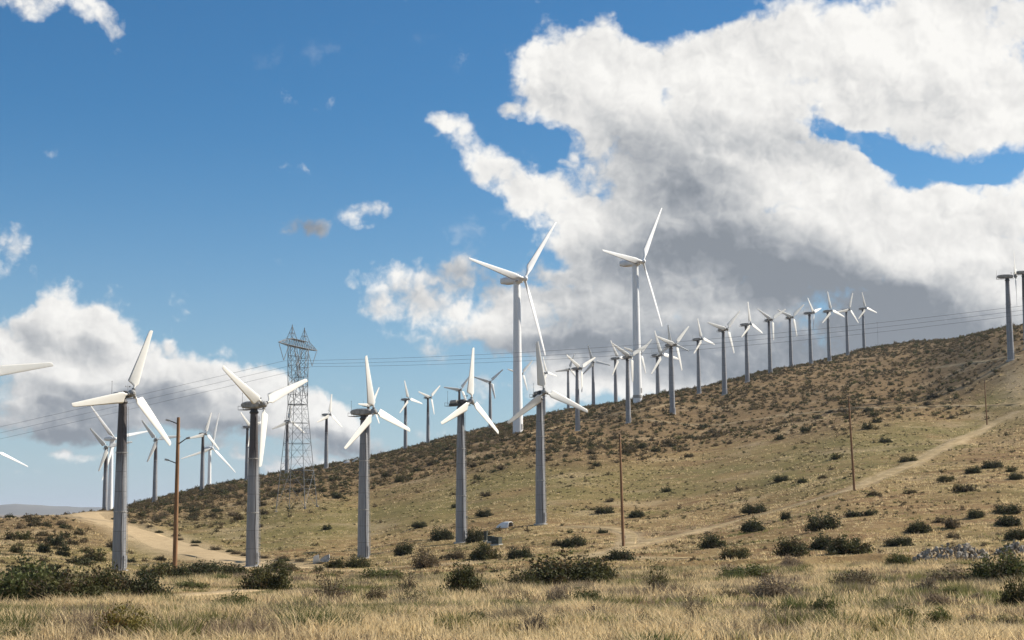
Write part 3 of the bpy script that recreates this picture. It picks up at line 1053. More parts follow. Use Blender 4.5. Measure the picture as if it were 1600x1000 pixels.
def big_kind():
    k = Kind()
    k.hub_h, k.over = 60.0, 4.1
    t = MB()
    t.lathe([(1.98, -8.0), (1.98, 0.0), (1.90, 8), (1.72, 25), (1.48, 45), (1.34, 58.1), (1.3, 58.4)], 28)
    k.tower = t.mesh('tower')
    k.rings = []
    for z, r in ((20.0, 1.78), (40.0, 1.545)):
        f = MB()
        f.lathe([(r - .03, z - .10), (r + .035, z - .08), (r + .035, z + .08), (r - .03, z + .10)], 28, smooth=False)
        k.rings.append(f.mesh('flange'))
    f = MB()
    f.lathe([(2.12, -1.2), (2.12, .12), (2.08, .16), (1.9, .16)], 28, smooth=False)
    k.foot = f.mesh('base_flange')
    d = MB()
    d.box((0, -1.93, 2.2), (1.0, .25, 2.2))
    k.door = d.mesh('hatch')

    def ring(y, w, z0, z1, r):
        pts = []
        for i in range(16):
            t = 2 * math.pi * (i + .5) / 16
            cx = math.copysign(abs(math.cos(t)) ** .55, math.cos(t)) * w
            cz = math.copysign(abs(math.sin(t)) ** .55, math.sin(t))
            pts.append((cx, y, (z0 + z1) / 2 + cz * (z1 - z0) / 2))
        return pts
    nb = MB()
    nb.loft([ring(-2.5, .95, -1.05, 1.05, 0), ring(-2.2, 1.35, -1.45, 1.35, 0), ring(0, 1.6, -1.65, 1.6, 0), ring(5.5, 1.55, -1.5, 1.5, 0),
             ring(7.6, 1.35, -1.05, 1.25, 0), ring(8.1, .8, -.5, .85, 0)])
    k.nac_cover = nb.mesh('nacelle')
    p = MB()
    for s in (-1.2, 1.2):
        p.box((s, -1.2, -.75), (.7, 1.2, .5))
    k.vent = p.mesh('cooling_vent')
    q = MB()
    q.tube((0, 6.8, 1.1), (0, 6.8, 3.0), .05, .03, n=5)
    q.tube((-.5, 6.8, 2.5), (.5, 6.8, 2.5), .03, n=4)
    k.mast = q.mesh('wind_vane')
    y = MB()
    y.lathe([(1.34, -1.75), (1.5, -1.65), (1.5, -1.42), (1.3, -1.36), (1.2, -1.0)], 24)
    k.yaw = y.mesh('yaw_bearing')
    h = MB()
    h.lathe([(.75, 1.5), (1.02, 1.2), (1.05, -.4), (.92, -.9), (.55, -1.25), (.2, -1.38)], 20, axis='Y')
    for a in range(3):
        t = math.radians(120 * a)
        dr = Vector((math.sin(t), 0, math.cos(t)))
        h.tube(dr * .6, dr * 1.45, .56, n=14)
    k.hub = h.mesh('hub')
    k.blade = blade_mesh('blade', 31.8, .50, 2.75, .80, 2.4, 6.0, 16, .18)
    k.m_blade, k.m_hub = M_WHITE, M_WHITE
    return k


SMALL, BIG = small_kind(), big_kind()


def put(name, me, mat, parent, loc=(0, 0, 0), rot=(0, 0, 0)):
    """one more object on shared mesh data, with its own material link"""
    o = bpy.data.objects.new(name, me)
    if not me.materials:
        me.materials.append(mat)
    COL.objects.link(o)
    o.material_slots[0].link = 'OBJECT'
    o.material_slots[0].material = mat
    o.location, o.rotation_euler = loc, rot
    o.parent = parent
    return o


def turbine(base, hub_row_height, psi, theta, label, group, kind='small', cover=True, stained=False, ladder=None, pitch=0.0):
    k = SMALL if kind == 'small' else BIG
    s = hub_row_height / k.hub_h
    root = empty('wind_turbine', base)
    root.scale = (s, s, s)
    tag(root, label, 'wind turbine', group)
    P, T = math.radians(psi), math.radians(theta)
    mt = (M_STAIN if stained else M_TOWER) if kind == 'small' else M_WHITE
    tw = put('tower', k.tower, mt, root, rot=(0, 0, math.radians(rng.uniform(-12, 12))))
    for r in k.rings:
        put('flange', r, M_NAC if kind == 'small' else mt, tw)
    put('base_flange', k.foot, M_CONC, tw)
    put('hatch', k.door, mt if kind == 'small' else M_NAC, tw, rot=(0, 0, math.radians(70)))
    H = (0, 0, k.hub_h)
    put('yaw_bearing', k.yaw, M_DARK if kind == 'small' else M_WHITE, root, H, (0, 0, P))
    if kind == 'small':
        if ladder is not None:
            put('ladder', k.ladder, M_TOWER, tw, rot=(0, 0, math.radians(ladder)))
            put('cable', k.cable, M_DARK, tw, rot=(0, 0, math.radians(ladder)))
        if cover:
            nc = put('nacelle', k.nac_cover, M_NAC, root, H, (0, 0, P))
        else:
            nc = put('nacelle', k.nac_open, M_DARK, root, H, (0, 0, P))
            put('generator', k.generator, M_NAC, nc)
        put('service_platform', k.platform, M_DARK, nc)
        put('lightning_mast', k.mast, M_DARK, nc)
        put('wind_vane', k.vane, M_DARK, nc)
    else:
        nc = put('nacelle', k.nac_cover, M_WHITE, root, H, (0, 0, P))
        put('cooling_vent', k.vent, M_NAC, nc)
        put('wind_vane', k.mast, M_DARK, nc)
    a = Vector((math.sin(P), -math.cos(P), 0)) * k.over
    hb = put('hub', k.hub, k.m_hub, root, (a.x, a.y, k.hub_h), (0, T, P))
    if kind != 'small':
        hb.rotation_euler = (0, T, P)
    for i in range(3):
        bl = put('blade', k.blade, k.m_blade, hb, (0, 0, 0), (0, math.radians(120 * i), 0))
        if pitch:
            bl.rotation_euler = (Matrix.Rotation(math.radians(120 * i), 3, 'Y') @ Matrix.Rotation(math.radians(pitch), 3, 'Z')).to_euler()
    return root


GF = 'small turbines along the front row'
GR = 'small turbines along the right-hand ridge'
GM = 'small turbines behind the middle of the hill'
GL = 'small turbines on the left slope'
GB = 'tall white turbines'
# base column, hub row, distance, yaw, spin, label, group, options
TURBINES = [
    # front row
    (192, 616, 209, 46, 18, 'large grey steel turbine at far left, beside the tall wood pole', GF, dict(cover=False, stained=True, ladder=-20)),
    (397, 633, 228, 48, 64, 'front-row turbine with one blade hanging straight down along its tower', GF, dict(stained=True, ladder=-20)),
    (568, 644, 242, 52, 108, 'front-row turbine with grey covered nacelle, third from left in the front row', GF, dict(ladder=-20)),
    (719, 628, 256, 54, 4, 'front-row turbine with uncovered machinery, standing beside the dark equipment boxes', GF, dict(cover=False, ladder=-20)),
    (842, 614, 278, 22, 112, 'right end turbine of the front row, just right of a tall white tower', GF, dict(cover=False, ladder=-20)),
    (-30, 588, 209, 30, 79, 'front-row turbine cut by the left edge, only a blade reaching into view', GF, dict(stained=True)),
    # right-hand ridge, left to right
    (1091, 530, 686, 46, 102, 'ridge turbine with upright blade, just right of the crossed pair of rotors', GR, dict()),
    (1131, 515, 662, 32, 42, 'ridge turbine second from the crossed pair, two blades raised in a wide V', GR, dict()),
    (1167, 507, 702, 48, 110, 'ridge turbine third from the crossed pair, one blade straight up', GR, dict()),
    (1203, 500, 738, 30, 58, 'ridge turbine sixth from the right end, blade tip touching its right neighbour', GR, dict()),
    (1236, 496, 778, 28, 48, 'ridge turbine fifth from the right end of the close row, blades in a wide V', GR, dict()),
    (1267, 489, 811, 56, 72, 'ridge turbine fourth from the right end, rotor turned nearly edge on', GR, dict()),
    (1296, 486, 811, 36, 106, 'ridge turbine third from the right end of the close row, blade tip pointing up', GR, dict()),
    (1325, 484, 860, 34, 18, 'ridge turbine second from the right end, one blade lying level to the left', GR, dict()),
    (1351, 482, 900, 34, 104, 'rightmost turbine of the close row along the ridge', GR, dict()),
    (1580, 432, 533, 70, 70, 'lone dark-headed turbine near the right edge, nacelle seen broadside', GR, dict()),
    (1606, 426, 545, 74, 62, 'turbine cut by the right edge of the view, only its head showing', GR, dict(stained=True)),
    # middle, behind the crest
    (575, 633, 700, 54, 30, 'small far turbine hidden behind the third front-row tower', GM, dict(stained=True)),
    (717, 609, 760, 24, 36, 'small far turbine behind the uncovered front-row turbine with its rotor showing above', GM, dict(stained=True)),
    (633, 624, 758, 48, 102, 'far turbine between third and fourth front-row towers, left of a pair', GM, dict(stained=True)),
    (668, 621, 789, 46, 46, 'far turbine between third and fourth front-row towers, right of a pair', GM, dict(stained=True)),
    (765, 597, 800, 8, 46, 'far turbine with dark blades, left of the nearer tall white tower', GM, dict()),
    (849, 583, 800, 52, 98, 'far turbine hidden behind the right end front-row tower', GM, dict()),
    (812, 584, 830, 32, 42, 'far turbine behind the nearer tall white tower, blade tips showing either side', GM, dict()),
    (887, 577, 886, 24, 20, 'far thin turbine with one level blade, behind a nearer turbine on the crest', GM, dict()),
    (901, 576, 582, 44, 60, 'crest turbine right of the front row, stained at its foot, blades in a V', GM, dict()),
    (926, 566, 873, 6, 102, 'far turbine with dark shaded blades between the two tall white towers', GM, dict()),
    (961, 560, 914, 40, 88, 'far turbine with faint blades just left of the farther tall white tower', GM, dict()),
    (980, 558, 588, 32, 58, 'turbine on the slope in front of the farther tall white tower, blades in a V', GM, dict()),
    (996, 553, 880, 32, 44, 'far turbine hidden behind the farther tall white tower', GM, dict()),
    (1027, 555, 1000, 40, 98, 'far small turbine just right of the farther tall white tower', GM, dict()),
    (1049, 539, 606, 38, 44, 'front turbine of the crossed pair, under the drooping tall white blade', GM, dict()),
    (1047, 538, 700, 8, 112, 'rear turbine of the crossed pair, hidden behind the front tower', GM, dict()),
    # left slope
    (168, 699, 570, 22, 78, 'stained turbine at the crest of the dirt road, left of a tall white tower', GL, dict(stained=True)),
    (245, 687, 600, 20, 82, 'stained turbine left of the tall wood pole with a level blade', GL, dict(stained=True)),
    (318, 678, 640, 42, 16, 'stained turbine in front of the slim white tower, right of the wood pole', GL, dict(stained=True)),
    (387, 667, 694, 56, 72, 'stained turbine partly behind the second front-row tower', GL, dict(stained=True)),
    (449, 658, 702, 32, 6, 'stained turbine seen through the lattice pylon', GL, dict(stained=True)),
    (510, 648, 686, 52, 6, 'stained turbine just right of the lattice pylon', GL, dict(stained=True)),
]
TALL = [
    (808, 437, 600, 48, 38, 'nearer tall white turbine standing on the crest, left of its tall twin', 676),
    (995, 410, 686, 52, 32, 'farther tall white turbine, one blade drooping to a small rotor below', 618),
    (176, 660, 1122, 48, 78, 'tall slim white turbine behind the stained one at the top of the dirt road', 790),
    (329, 650, 1346, 40, 12, 'tall slim white turbine right of the wood pole, far behind the slope', 757),
    (-8, 681, 1250, 50, 112, 'tall slim white turbine at the left edge with a single blade reaching into view', 800),
]


def make_turbines():
    for (px, hrow, d, psi, th, label, group, o) in TURBINES:
        b = at_d(px, d)
        h = ray(px, hrow)[2] * d - b.z
        turbine(b, h, psi, th, label, group, **o)
    for (px, hrow, d, psi, th, label, brow) in TALL:
        b = at_d(px, d)
        zb = ray(px, brow)[2] * d
        top = ray(px, hrow)[2] * d
        z0 = min(b.z, zb)
        t = turbine(Vector((b.x, b.y, zb if zb - b.z < 4 else b.z + 3)), top - zb, psi, th, label, GB, kind='big')
        print('tall', label[:20], 'ground', round(b.z, 1), 'wanted', round(zb, 1), 'hub', round(top - zb, 1))


make_turbines()


# ------------------------------------------------------------------ lattice pylon and its lines
M_LATT = worn('weathered_galvanised', (0.19, 0.20, 0.21), 0.3, 0.8, 0.6, metal=0.2)
M_INSUL = worn('grey_porcelain', (0.30, 0.29, 0.28), 0.2, 2.0, 0.4)
M_WIRE = worn('dull_cable', (0.10, 0.10, 0.105), 0.2, 0.5, 0.6)
M_WOOD = worn('creosoted_pole', (0.25, 0.135, 0.064), 0.4, 2.5, 0.85, tint=(0.10, 0.055, 0.03), stretch=(3, 3, .25), bump=0.4)

PYD, PYC, PYPX = 390.0, (0.30, 0.954), 465
PB = at_d(PYPX, PYD)
PY_Z = PB.z - 0.3


def zz(mb, A0, A1, B0, B1, n, r, ends=True):
    """zigzag bracing with level struts between two edge members"""
    A0, A1, B0, B1 = map(Vector, (A0, A1, B0, B1))
    for i in range(n):
        t0, t1 = i / n, (i + 1) / n
        a, b = A0.lerp(A1, t0), B0.lerp(B1, t0)
        c, d = A0.lerp(A1, t1), B0.lerp(B1, t1)
        mb.tube(a, d, r, n=4, caps=False, smooth=False)
        mb.tube(b, c, r, n=4, caps=False, smooth=False)
        if i or ends:
            mb.tube(a, b, r, n=4, caps=False, smooth=False)


def make_pylon():
    root = empty('lattice_pylon', (PB.x, PB.y, PY_Z), math.atan2(PYC[1], PYC[0]))
    tag(root, 'tall grey steel lattice pylon with two peaks carrying three power lines', 'pylon')
    root.scale = (.80, .86, 1)
    Hb, Wb, Ww = 26.6, 4.6, 2.2
    cor = [(sx, sy) for sx, sy in ((-1, -1), (1, -1), (1, 1), (-1, 1))]
    foot = {}
    c, s = math.cos(root.rotation_euler.z), math.sin(root.rotation_euler.z)
    for (sx, sy) in cor:
        lx, ly = sx * Wb * .80, sy * Wb * .86
        foot[(sx, sy)] = gz(PB.x + c * lx - s * ly, PB.y + s * lx + c * ly) - PY_Z
    for (sx, sy) in cor:
        m = MB()
        k = (foot[(sx, sy)] - 0.3) / Hb
        m.tube((sx * (Wb + (Wb - Ww) * -k), sy * (Wb + (Wb - Ww) * -k), foot[(sx, sy)] - .3), (sx * Ww, sy * Ww, Hb), .11, .09, n=4)
        m.tube((sx * Wb, sy * Wb, foot[(sx, sy)] - .5), (sx * Wb, sy * Wb, foot[(sx, sy)] + .35), .4, n=8)
        m.build('leg', M_LATT, root)
    for i in range(4):
        (ax, ay), (bx, by) = cor[i], cor[(i + 1) % 4]
        m = MB()
        A0, A1 = Vector((ax * Wb, ay * Wb, .6)), Vector((ax * Ww, ay * Ww, Hb))
        B0, B1 = Vector((bx * Wb, by * Wb, .6)), Vector((bx * Ww, by * Ww, Hb))
        for (t0, t1) in ((0, .36), (.36, .62), (.62, .82), (.82, 1.0)):
            a, b, c2, d = A0.lerp(A1, t0), B0.lerp(B1, t0), A0.lerp(A1, t1), B0.lerp(B1, t1)
            m.tube(a, d, .045, n=4, caps=False, smooth=False)
            m.tube(b, c2, .045, n=4, caps=False, smooth=False)
            m.tube(c2, d, .06, n=4, caps=False, smooth=False)
            x = (a + b + c2 + d) / 4
            for e0, e1 in ((a, c2), (b, d)):
                for f in (.25, .5, .75):
                    p = e0.lerp(e1, f)
                    q = (a.lerp(d, f) if e0 is a else b.lerp(c2, f))
                    m.tube(p, q, .022, n=4, caps=False, smooth=False)
        tag(m.build('bracing', M_LATT, root), kind='stuff')
    m = MB()
    for i in range(4):
        (ax, ay), (bx, by) = cor[i], cor[(i + 1) % 4]
        m.tube((ax * Ww, ay * Ww, Hb), (bx * Ww, by * Ww, Hb), .11, n=4)
    m.build('waist_frame', M_LATT, root)
    # two masts above the waist, one on either side of the window
    for sx in (-1, 1):
        m = MB()
        for sy in (-1, 1):
            m.tube((sx * Ww, sy * Ww, Hb), (sx * 5.3, sy * 1.0, 41.2), .11, n=4)
            m.tube((sx * .25, sy * 1.7, Hb + 4.4), (sx * 3.5, sy * 1.0, 41.2), .09, n=4)
            m.tube((sx * .25, sy * 1.7, Hb + 4.4), (sx * Ww, sy * Ww, Hb), .08, n=4)
            m.tube((sx * .25, sy * 1.7, Hb + 4.4), (-sx * Ww, sy * Ww, Hb), .07, n=4)
            zz(m, (sx * 2.7, sy * 2.0, Hb + 2.4), (sx * 5.3, sy * 1.0, 41.2), (sx * .25, sy * 1.7, Hb + 4.4), (sx * 3.5, sy * 1.0, 41.2), 5, .05)
        zz(m, (sx * Ww, -Ww, Hb), (sx * 5.3, -1, 41.2), (sx * Ww, Ww, Hb), (sx * 5.3, 1, 41.2), 6, .05, False)
        zz(m, (sx * .25, -1.7, Hb + 4.4), (sx * 3.5, -1, 41.2), (sx * .25, 1.7, Hb + 4.4), (sx * 3.5, 1, 41.2), 4, .05)
        m.build('mast', M_LATT, root)
        p = MB()
        ap = Vector((sx * 4.5, 0, 46.3))
        base = [Vector((sx * a, b, 43.0)) for a, b in ((3.2, -1), (6.2, -1), (6.2, 1), (3.2, 1))]
        for q in base:
            p.tube(q, ap, .08, n=4)
        for i in range(4):
            a, b = base[i], base[(i + 1) % 4]
            p.tube(a.lerp(ap, .45), b.lerp(ap, .45), .05, n=4)
            p.tube(a, b.lerp(ap, .45), .045, n=4)
        p.tube(ap, ap + Vector((0, 0, .35)), .14, n=5)
        p.build('peak', M_LATT, root)
    b = MB()
    E = 14.0
    for sy in (-1, 1):
        b.tube((-E, sy * .12, 41.4), (-6, sy * 1, 41.2), .075, n=4)
        b.tube((-6, sy * 1, 41.2), (6, sy * 1, 41.2), .08, n=4)
        b.tube((6, sy * 1, 41.2), (E, sy * .12, 41.4), .10, n=4)
        b.tube((-E, sy * .12, 41.5), (-6.2, sy * 1, 43.0), .08, n=4)
        b.tube((-6.2, sy * 1, 43.0), (6.2, sy * 1, 43.0), .065, n=4)
        b.tube((6.2, sy * 1, 43.0), (E, sy * .12, 41.5), .08, n=4)
        zz(b, (-6, sy * 1, 41.2), (6, sy * 1, 41.2), (-6.2, sy * 1, 43.0), (6.2, sy * 1, 43.0), 7, .05)
        for sx in (-1, 1):
            zz(b, (sx * 6, sy * 1, 41.2), (sx * E, sy * .12, 41.4), (sx * 6.2, sy * 1, 43.0), (sx * E, sy * .12, 41.5), 4, .045)
    for z in (41.2, 43.0):
        zz(b, (-6, -1, z), (6, -1, z), (-6, 1, z), (6, 1, z), 7, .045)
    for sx in (-1, 1):
        zz(b, (sx * 6, -1, 41.2), (sx * E, -.12, 41.4), (sx * 6, 1, 41.2), (sx * E, .12, 41.4), 4, .04)
    b.build('crossarm', M_LATT, root)
    for (a0, a1, cc) in ((-13.8, -7.0, -10.4), (-3.3, 3.3, 0.0), (7.0, 13.8, 10.4)):
        for a in (a0, a1):
            m = MB()
            p, q = Vector((a, 0, 41.1)), Vector((cc, 0, PHZ + .15))
            n = 14
            for i in range(n):
                u, w = p.lerp(q, (i + .15) / n), p.lerp(q, (i + .8) / n)
                m.tube(u, w, .12, .07, n=6, caps=False)
            m.tube(p, q, .05, n=4)
            m.build('insulator_string', M_INSUL, root)
    return root


PHZ = 37.0
make_pylon()


def make_power_lines():
    c = Vector((*PYC, 0)).normalized()
    l = Vector((c.y, -c.x, 0))
    lab = {-10.4: 'upper grey power line of the three passing through the lattice pylon',
           0.0: 'middle grey power line of the three passing through the lattice pylon',
           10.4: 'lower grey power line of the three passing through the lattice pylon'}
    z0 = PY_Z + PHZ
    for cc, label in lab.items():
        P = Vector((PB.x, PB.y, 0)) + c * cc * .8
        fits = []
        for side, rows in ((1, ((650, 558.6), (950, 542), (1100, 531), (1400, 501), (1600, 478))), (-1, ((400, 575), (200, 621), (0, 667)))):
            A, B = [], []
            for px, row in rows:
                row = row + ({-10.4: 0, 0.0: 7, 10.4: 14}[cc] if side > 0 else {-10.4: 0, 0.0: 9.5, 10.4: 19}[cc])
                r = ray(px, row)
                u = r[0]
                s = (u * P.y - P.x) / (l.x - u * l.y)
                y = P.y + s * l.y
                A.append((s, s * s))
                B.append(r[2] * y - z0)
            co = np.linalg.lstsq(np.array(A), np.array(B), rcond=None)[0]
            fits.append(co)
        m = MB()
        pts = []
        for s in list(np.linspace(-330, 0, 36)) + list(np.linspace(0, 330, 36))[1:]:
            k = fits[0] if s > 0 else fits[1]
            p = P + l * s
            pts.append((p.x, p.y, z0 + k[0] * s + k[1] * s * s))
        for a, b in zip(pts[:-1], pts[1:]):
            m.tube(a, b, .030, n=5, caps=False)
        tag(m.build('power_line', M_WIRE), label, 'power line', 'power lines through the pylon')


make_power_lines()


def wood_pole(b, h, label, r0=.21, r1=.13, lean=(0, 0), arms=False):
    root = empty('utility_pole', b)
    root.rotation_euler = (lean[1], lean[0], 0)
    tag(root, label, 'utility pole', 'wooden utility poles')
    m = MB()
    m.lathe([(r0, -1.2), (r0 * .98, h * .2), ((r0 + r1) / 2, h * .6), (r1, h - .05), (r1 * .8, h)], 12)
    m.build('pole', M_WOOD, root)
    if arms:
        for z, s in ((h - .45, -1), (h - 2.4, 1), (h - 4.3, -1)):
            a = MB()
            a.tube((s * .1, 0, z - .18), (s * .85, -.1, z + (.12 if s < 0 else .34)), .06, .05, n=6)
            a.tube((s * .1, 0, z - .18), (s * .1, 0, z + .2), .07, n=5)
            o = a.build('standoff_arm', M_DARK, root)
            i = MB()
            e = Vector((s * .85, -.1, z + (.12 if s < 0 else .34)))
            dr = Vector((s * 1.0, -.1, .25)).normalized()
            for q in range(4):
                i.tube(e + dr * q * .1, e + dr * (q * .1 + .07), .12, .08, n=8)
            i.build('insulator', M_INSUL, o)
    else:
        m = MB()
        for z in (h - .3, h - 1.0):
            m.box((0, -r1 - .05, z), (.1, .16, .25))
            m.tube((0, -r1 - .12, z), (0, -r1 - .12, z + .26), .05, n=6)
        m.build('pin_insulator', M_DARK, root)
    return root


def make_poles():
    spec = [(278, 893, 150, 652, 'tall brown wood pole with three stand-off arms beside the far left front-row turbine', (0.006, 0), True),
            (969, 860, 203, 678, 'bare brown wood pole rising from a dark bush at the sandy track', (-0.016, 0), False),
            (1328, 763, 248, 619, 'bare brown wood pole in mid slope beside the sandy pole track', (-0.028, 0), False),
            (1538, 673, 444, 593, 'small far wood pole high on the right of the slope', (-0.016, 0), False)]
    for px, row, d, top, label, lean, arms in spec:
        b = at_d(px, d)
        h = ray(px, top)[2] * d - b.z
        wood_pole(b, h, label, lean=lean, arms=arms, r0=.235 if arms else .2, r1=.16 if arms else .12)
    b = at_d(1373, 893)
    h = ray(1373, 503)[2] * 893 - b.z
    root = empty('wind_mast', b)
    tag(root, 'thin grey measuring mast on the ridge beyond the last close turbine', 'mast')
    m = MB()
    m.tube((0, 0, -.5), (0, 0, h), .09, .05, n=6)
    m.build('pole', M_LATT, root)
    m = MB()
    m.tube((-.9, 0, h * .97), (.9, 0, h * .97), .04, n=4)
    m.build('sensor_arm', M_DARK, root)


make_poles()


# ------------------------------------------------------------------ things lying about
M_SHELL = worn('white_fibreglass', (0.78, 0.77, 0.74), 0.12, 1.5, 0.5, tint=(0.5, 0.47, 0.42))
M_CAB = worn('dark_green_paint', (0.045, 0.052, 0.042), 0.35, 1.5, 0.55, tint=(0.075, 0.06, 0.05))
M_STONE = worn('broken_concrete', (0.33, 0.285, 0.225), 0.55, 1.1, 0.9, tint=(0.58, 0.53, 0.45))


def shell(px, row, L, W, H, rz, label, tilt=0.0, cut=0.0, flip=False):
    """half of an old turbine cover lying on the ground, open at one end"""
    b = at(px, row)
    root = empty('turbine_cover', (b.x, b.y, b.z - .05), rz)
    root.rotation_euler = (0, tilt, rz)
    tag(root, label, 'turbine cover', 'cast-off turbine covers')
    n = 14
    for nm, k in (('shell', 0.0), ('liner', 0.05)):
        rings = []
        for y in np.linspace(0, 1, 9):
            f = math.sin(min(1, .12 + y * 1.25) * math.pi / 2)
            ring = []
            for i in range(n + 1):
                t = math.pi * i / n
                cx, cz = math.cos(t), math.sin(t)
                cx = math.copysign(abs(cx) ** .6, cx) * (W / 2 * f - k)
                cz = abs(cz) ** .7 * (H * f - k)
                if flip:
                    cz = H * f - cz
                ring.append(((y - .5) * L + (0 if k == 0 else .02), cx, cz))
            rings.append(ring)
        m = MB()
        vs = [p for r in rings for p in r]
        N = n + 1
        m.add(vs, [(j * N + i, j * N + i + 1, (j + 1) * N + i + 1, (j + 1) * N + i) for j in range(8) for i in range(n)], True)
        if k == 0:
            # rim of the open end
            rim_o = rings[-1]
            rim_i = [(p[0] + .02, p[1] * (1 - .12 / W), p[2] * .94) for p in rim_o]
            m.add(rim_o + rim_i, [(i, i + 1, N + i + 1, N + i) for i in range(n)])
        m.build(nm, M_SHELL if k == 0 else M_NAC, root)
    return root


shell(787, 823, 2.9, 2.0, 1.1, -.5, 'white half cover lying open end right between two front-row towers')
shell(499, 880, 3.3, 1.9, 1.2, -.95, 'grey-white upturned cover by the track, curved like a letter U at its end', tilt=-.16, flip=True)
shell(541, 723, 2.9, 1.5, 1.2, .2, 'tiny white cover on the far crest, left one of two')
shell(555, 721, 2.9, 1.5, 1.4, -.3, 'tiny white cover on the far crest, right one of two')


def cabinets():
    def cab(px, row, w, d, h, rz, label, louvre=True):
        b = at(px, row)
        root = empty('equipment_box', (b.x, b.y, b.z), rz)
        tag(root, label, 'equipment box', 'dark equipment boxes beside the tower')
        m = MB()
        m.box((0, 0, .06), (w + .2, d + .2, .36))
        m.build('plinth', M_CONC, root)
        m = MB()
        m.box((0, 0, .24 + h / 2), (w, d, h))
        m.build('body', M_CAB, root)
        m = MB()
        m.box((0, 0, .24 + h + .03), (w + .1, d + .1, .07))
        m.build('lid', M_CAB, root)
        for s in (-1, 1):
            m = MB()
            m.box((s * w * .235, -d / 2 - .015, .24 + h * .5), (w * .43, .03, h * .84))
            o = m.build('door', M_CAB, root)
            k = MB()
            k.box((-s * w * .16 + s * w * .235, -d / 2 - .05, .24 + h * .5), (.04, .05, .16))
            k.build('handle', M_LATT, o)
    cab(776, 853, 1.25, 1.1, .95, -.5, 'dark green box with square lid, rightmost of the boxes by the tower')
    cab(767, 850, 0.8, .8, .75, -.45, 'low dark box in the middle of the three by the tower')
    cab(759, 848, 0.5, .5, 1.35, -.4, 'tall narrow dark box nearest the tower of the three')


cabinets()


def stone_mesh(i):
    r = np.random.default_rng(100 + i)
    bm = bmesh.new()
    bmesh.ops.create_icosphere(bm, subdivisions=1, radius=.5)
    sc = r.uniform(.4, 1.45, 3)
    for v in bm.verts:
        v.co = Vector([v.co[k] * sc[k] * r.uniform(.6, 1.15) for k in range(3)])
    me = bpy.data.meshes.new('stone')
    bm.to_mesh(me)
    bm.free()
    return me


STONES = [stone_mesh(i) for i in range(7)]


def rubble(px, row, w, dep, h, n, label, seed):
    r = np.random.default_rng(seed)
    b = at(px, row)
    root = empty('rubble_pile', b)
    tag(root, label, 'rubble pile', 'rubble piles at the right')
    for i in range(n):
        a, q = r.uniform(0, 2 * math.pi), math.sqrt(r.uniform(0, 1))
        x, y = math.cos(a) * q * w / 2, math.sin(a) * q * dep / 2
        top = h * (1 - q ** 2) * (0.75 + .5 * float(vnoise(np.array([x * 1.3 + 9.]), np.array([y + 3.]), 5)[0]))
        s = r.uniform(.14, .52) ** 1.0 * (1 if i % 9 else 1.5)
        z = gz(b.x + x, b.y + y) - b.z + max(0, top) * r.uniform(.55, 1.0) + .08
        put('stone', STONES[i % 7], M_STONE, root, (x, y, z), tuple(r.uniform(0, 6, 3))).scale = (s, s, s)


rubble(1490, 876, 6.6, 3.4, 1.6, 220, 'heap of broken grey concrete and stones at the right behind green bushes', 1)
rubble(1584, 868, 3.4, 2.2, 1.1, 75, 'small pale rubble heap at the right edge of the view', 2)


# ------------------------------------------------------------------ plants
def leaf_material(name, trans=0.25, rough=0.7):
    m, g, b = material(name, rough=rough, spec=0.25)
    a = g.n('ShaderNodeAttribute', attribute_name='col')
    info = g.n('ShaderNodeObjectInfo').outputs['Random']
    col = g.mix(1.0, a.outputs['Color'], g.mix(info, (0.80, 0.80, 0.78), (1.2, 1.12, 1.05)), 'MULTIPLY')
    g.put(b.inputs['Base Color'], col)
    t = g.n('ShaderNodeBsdfTranslucent')
    g.put(t.inputs[0], col)
    mx = g.n('ShaderNodeMixShader')
    mx.inputs[0].default_value = trans
    out = m.node_tree.nodes['Material Output']
    g.nt.links.new(b.outputs[0], mx.inputs[1])
    g.nt.links.new(t.outputs[0], mx.inputs[2])
    g.nt.links.new(mx.outputs[0], out.inputs[0])
    return m


M_LEAF = leaf_material('shrub_leaves', 0.32)
M_TWIG = worn('grey_twigs', (0.13, 0.10, 0.075), 0.35, 3.0, 0.9)
M_GRASS = leaf_material('grass_blades', 0.45, 0.65)

PAL = {
    'scrub': ((0.078, 0.066, 0.030), (0.125, 0.100, 0.048), (0.115, 0.082, 0.048)),
    'creosote': ((0.060, 0.066, 0.024), (0.105, 0.100, 0.036), (0.085, 0.062, 0.030)),
    'dark': ((0.040, 0.048, 0.020), (0.070, 0.074, 0.030), (0.055, 0.045, 0.024)),
    'green': ((0.080, 0.098, 0.030), (0.135, 0.140, 0.050), (0.110, 0.090, 0.040)),
    'yellow': ((0.150, 0.135, 0.030), (0.230, 0.180, 0.045), (0.170, 0.090, 0.025)),
    'dead': ((0.200, 0.155, 0.105), (0.260, 0.215, 0.150), (0.150, 0.110, 0.075)),
    'brown': ((0.110, 0.085, 0.050), (0.160, 0.125, 0.075), (0.085, 0.075, 0.035)),
}


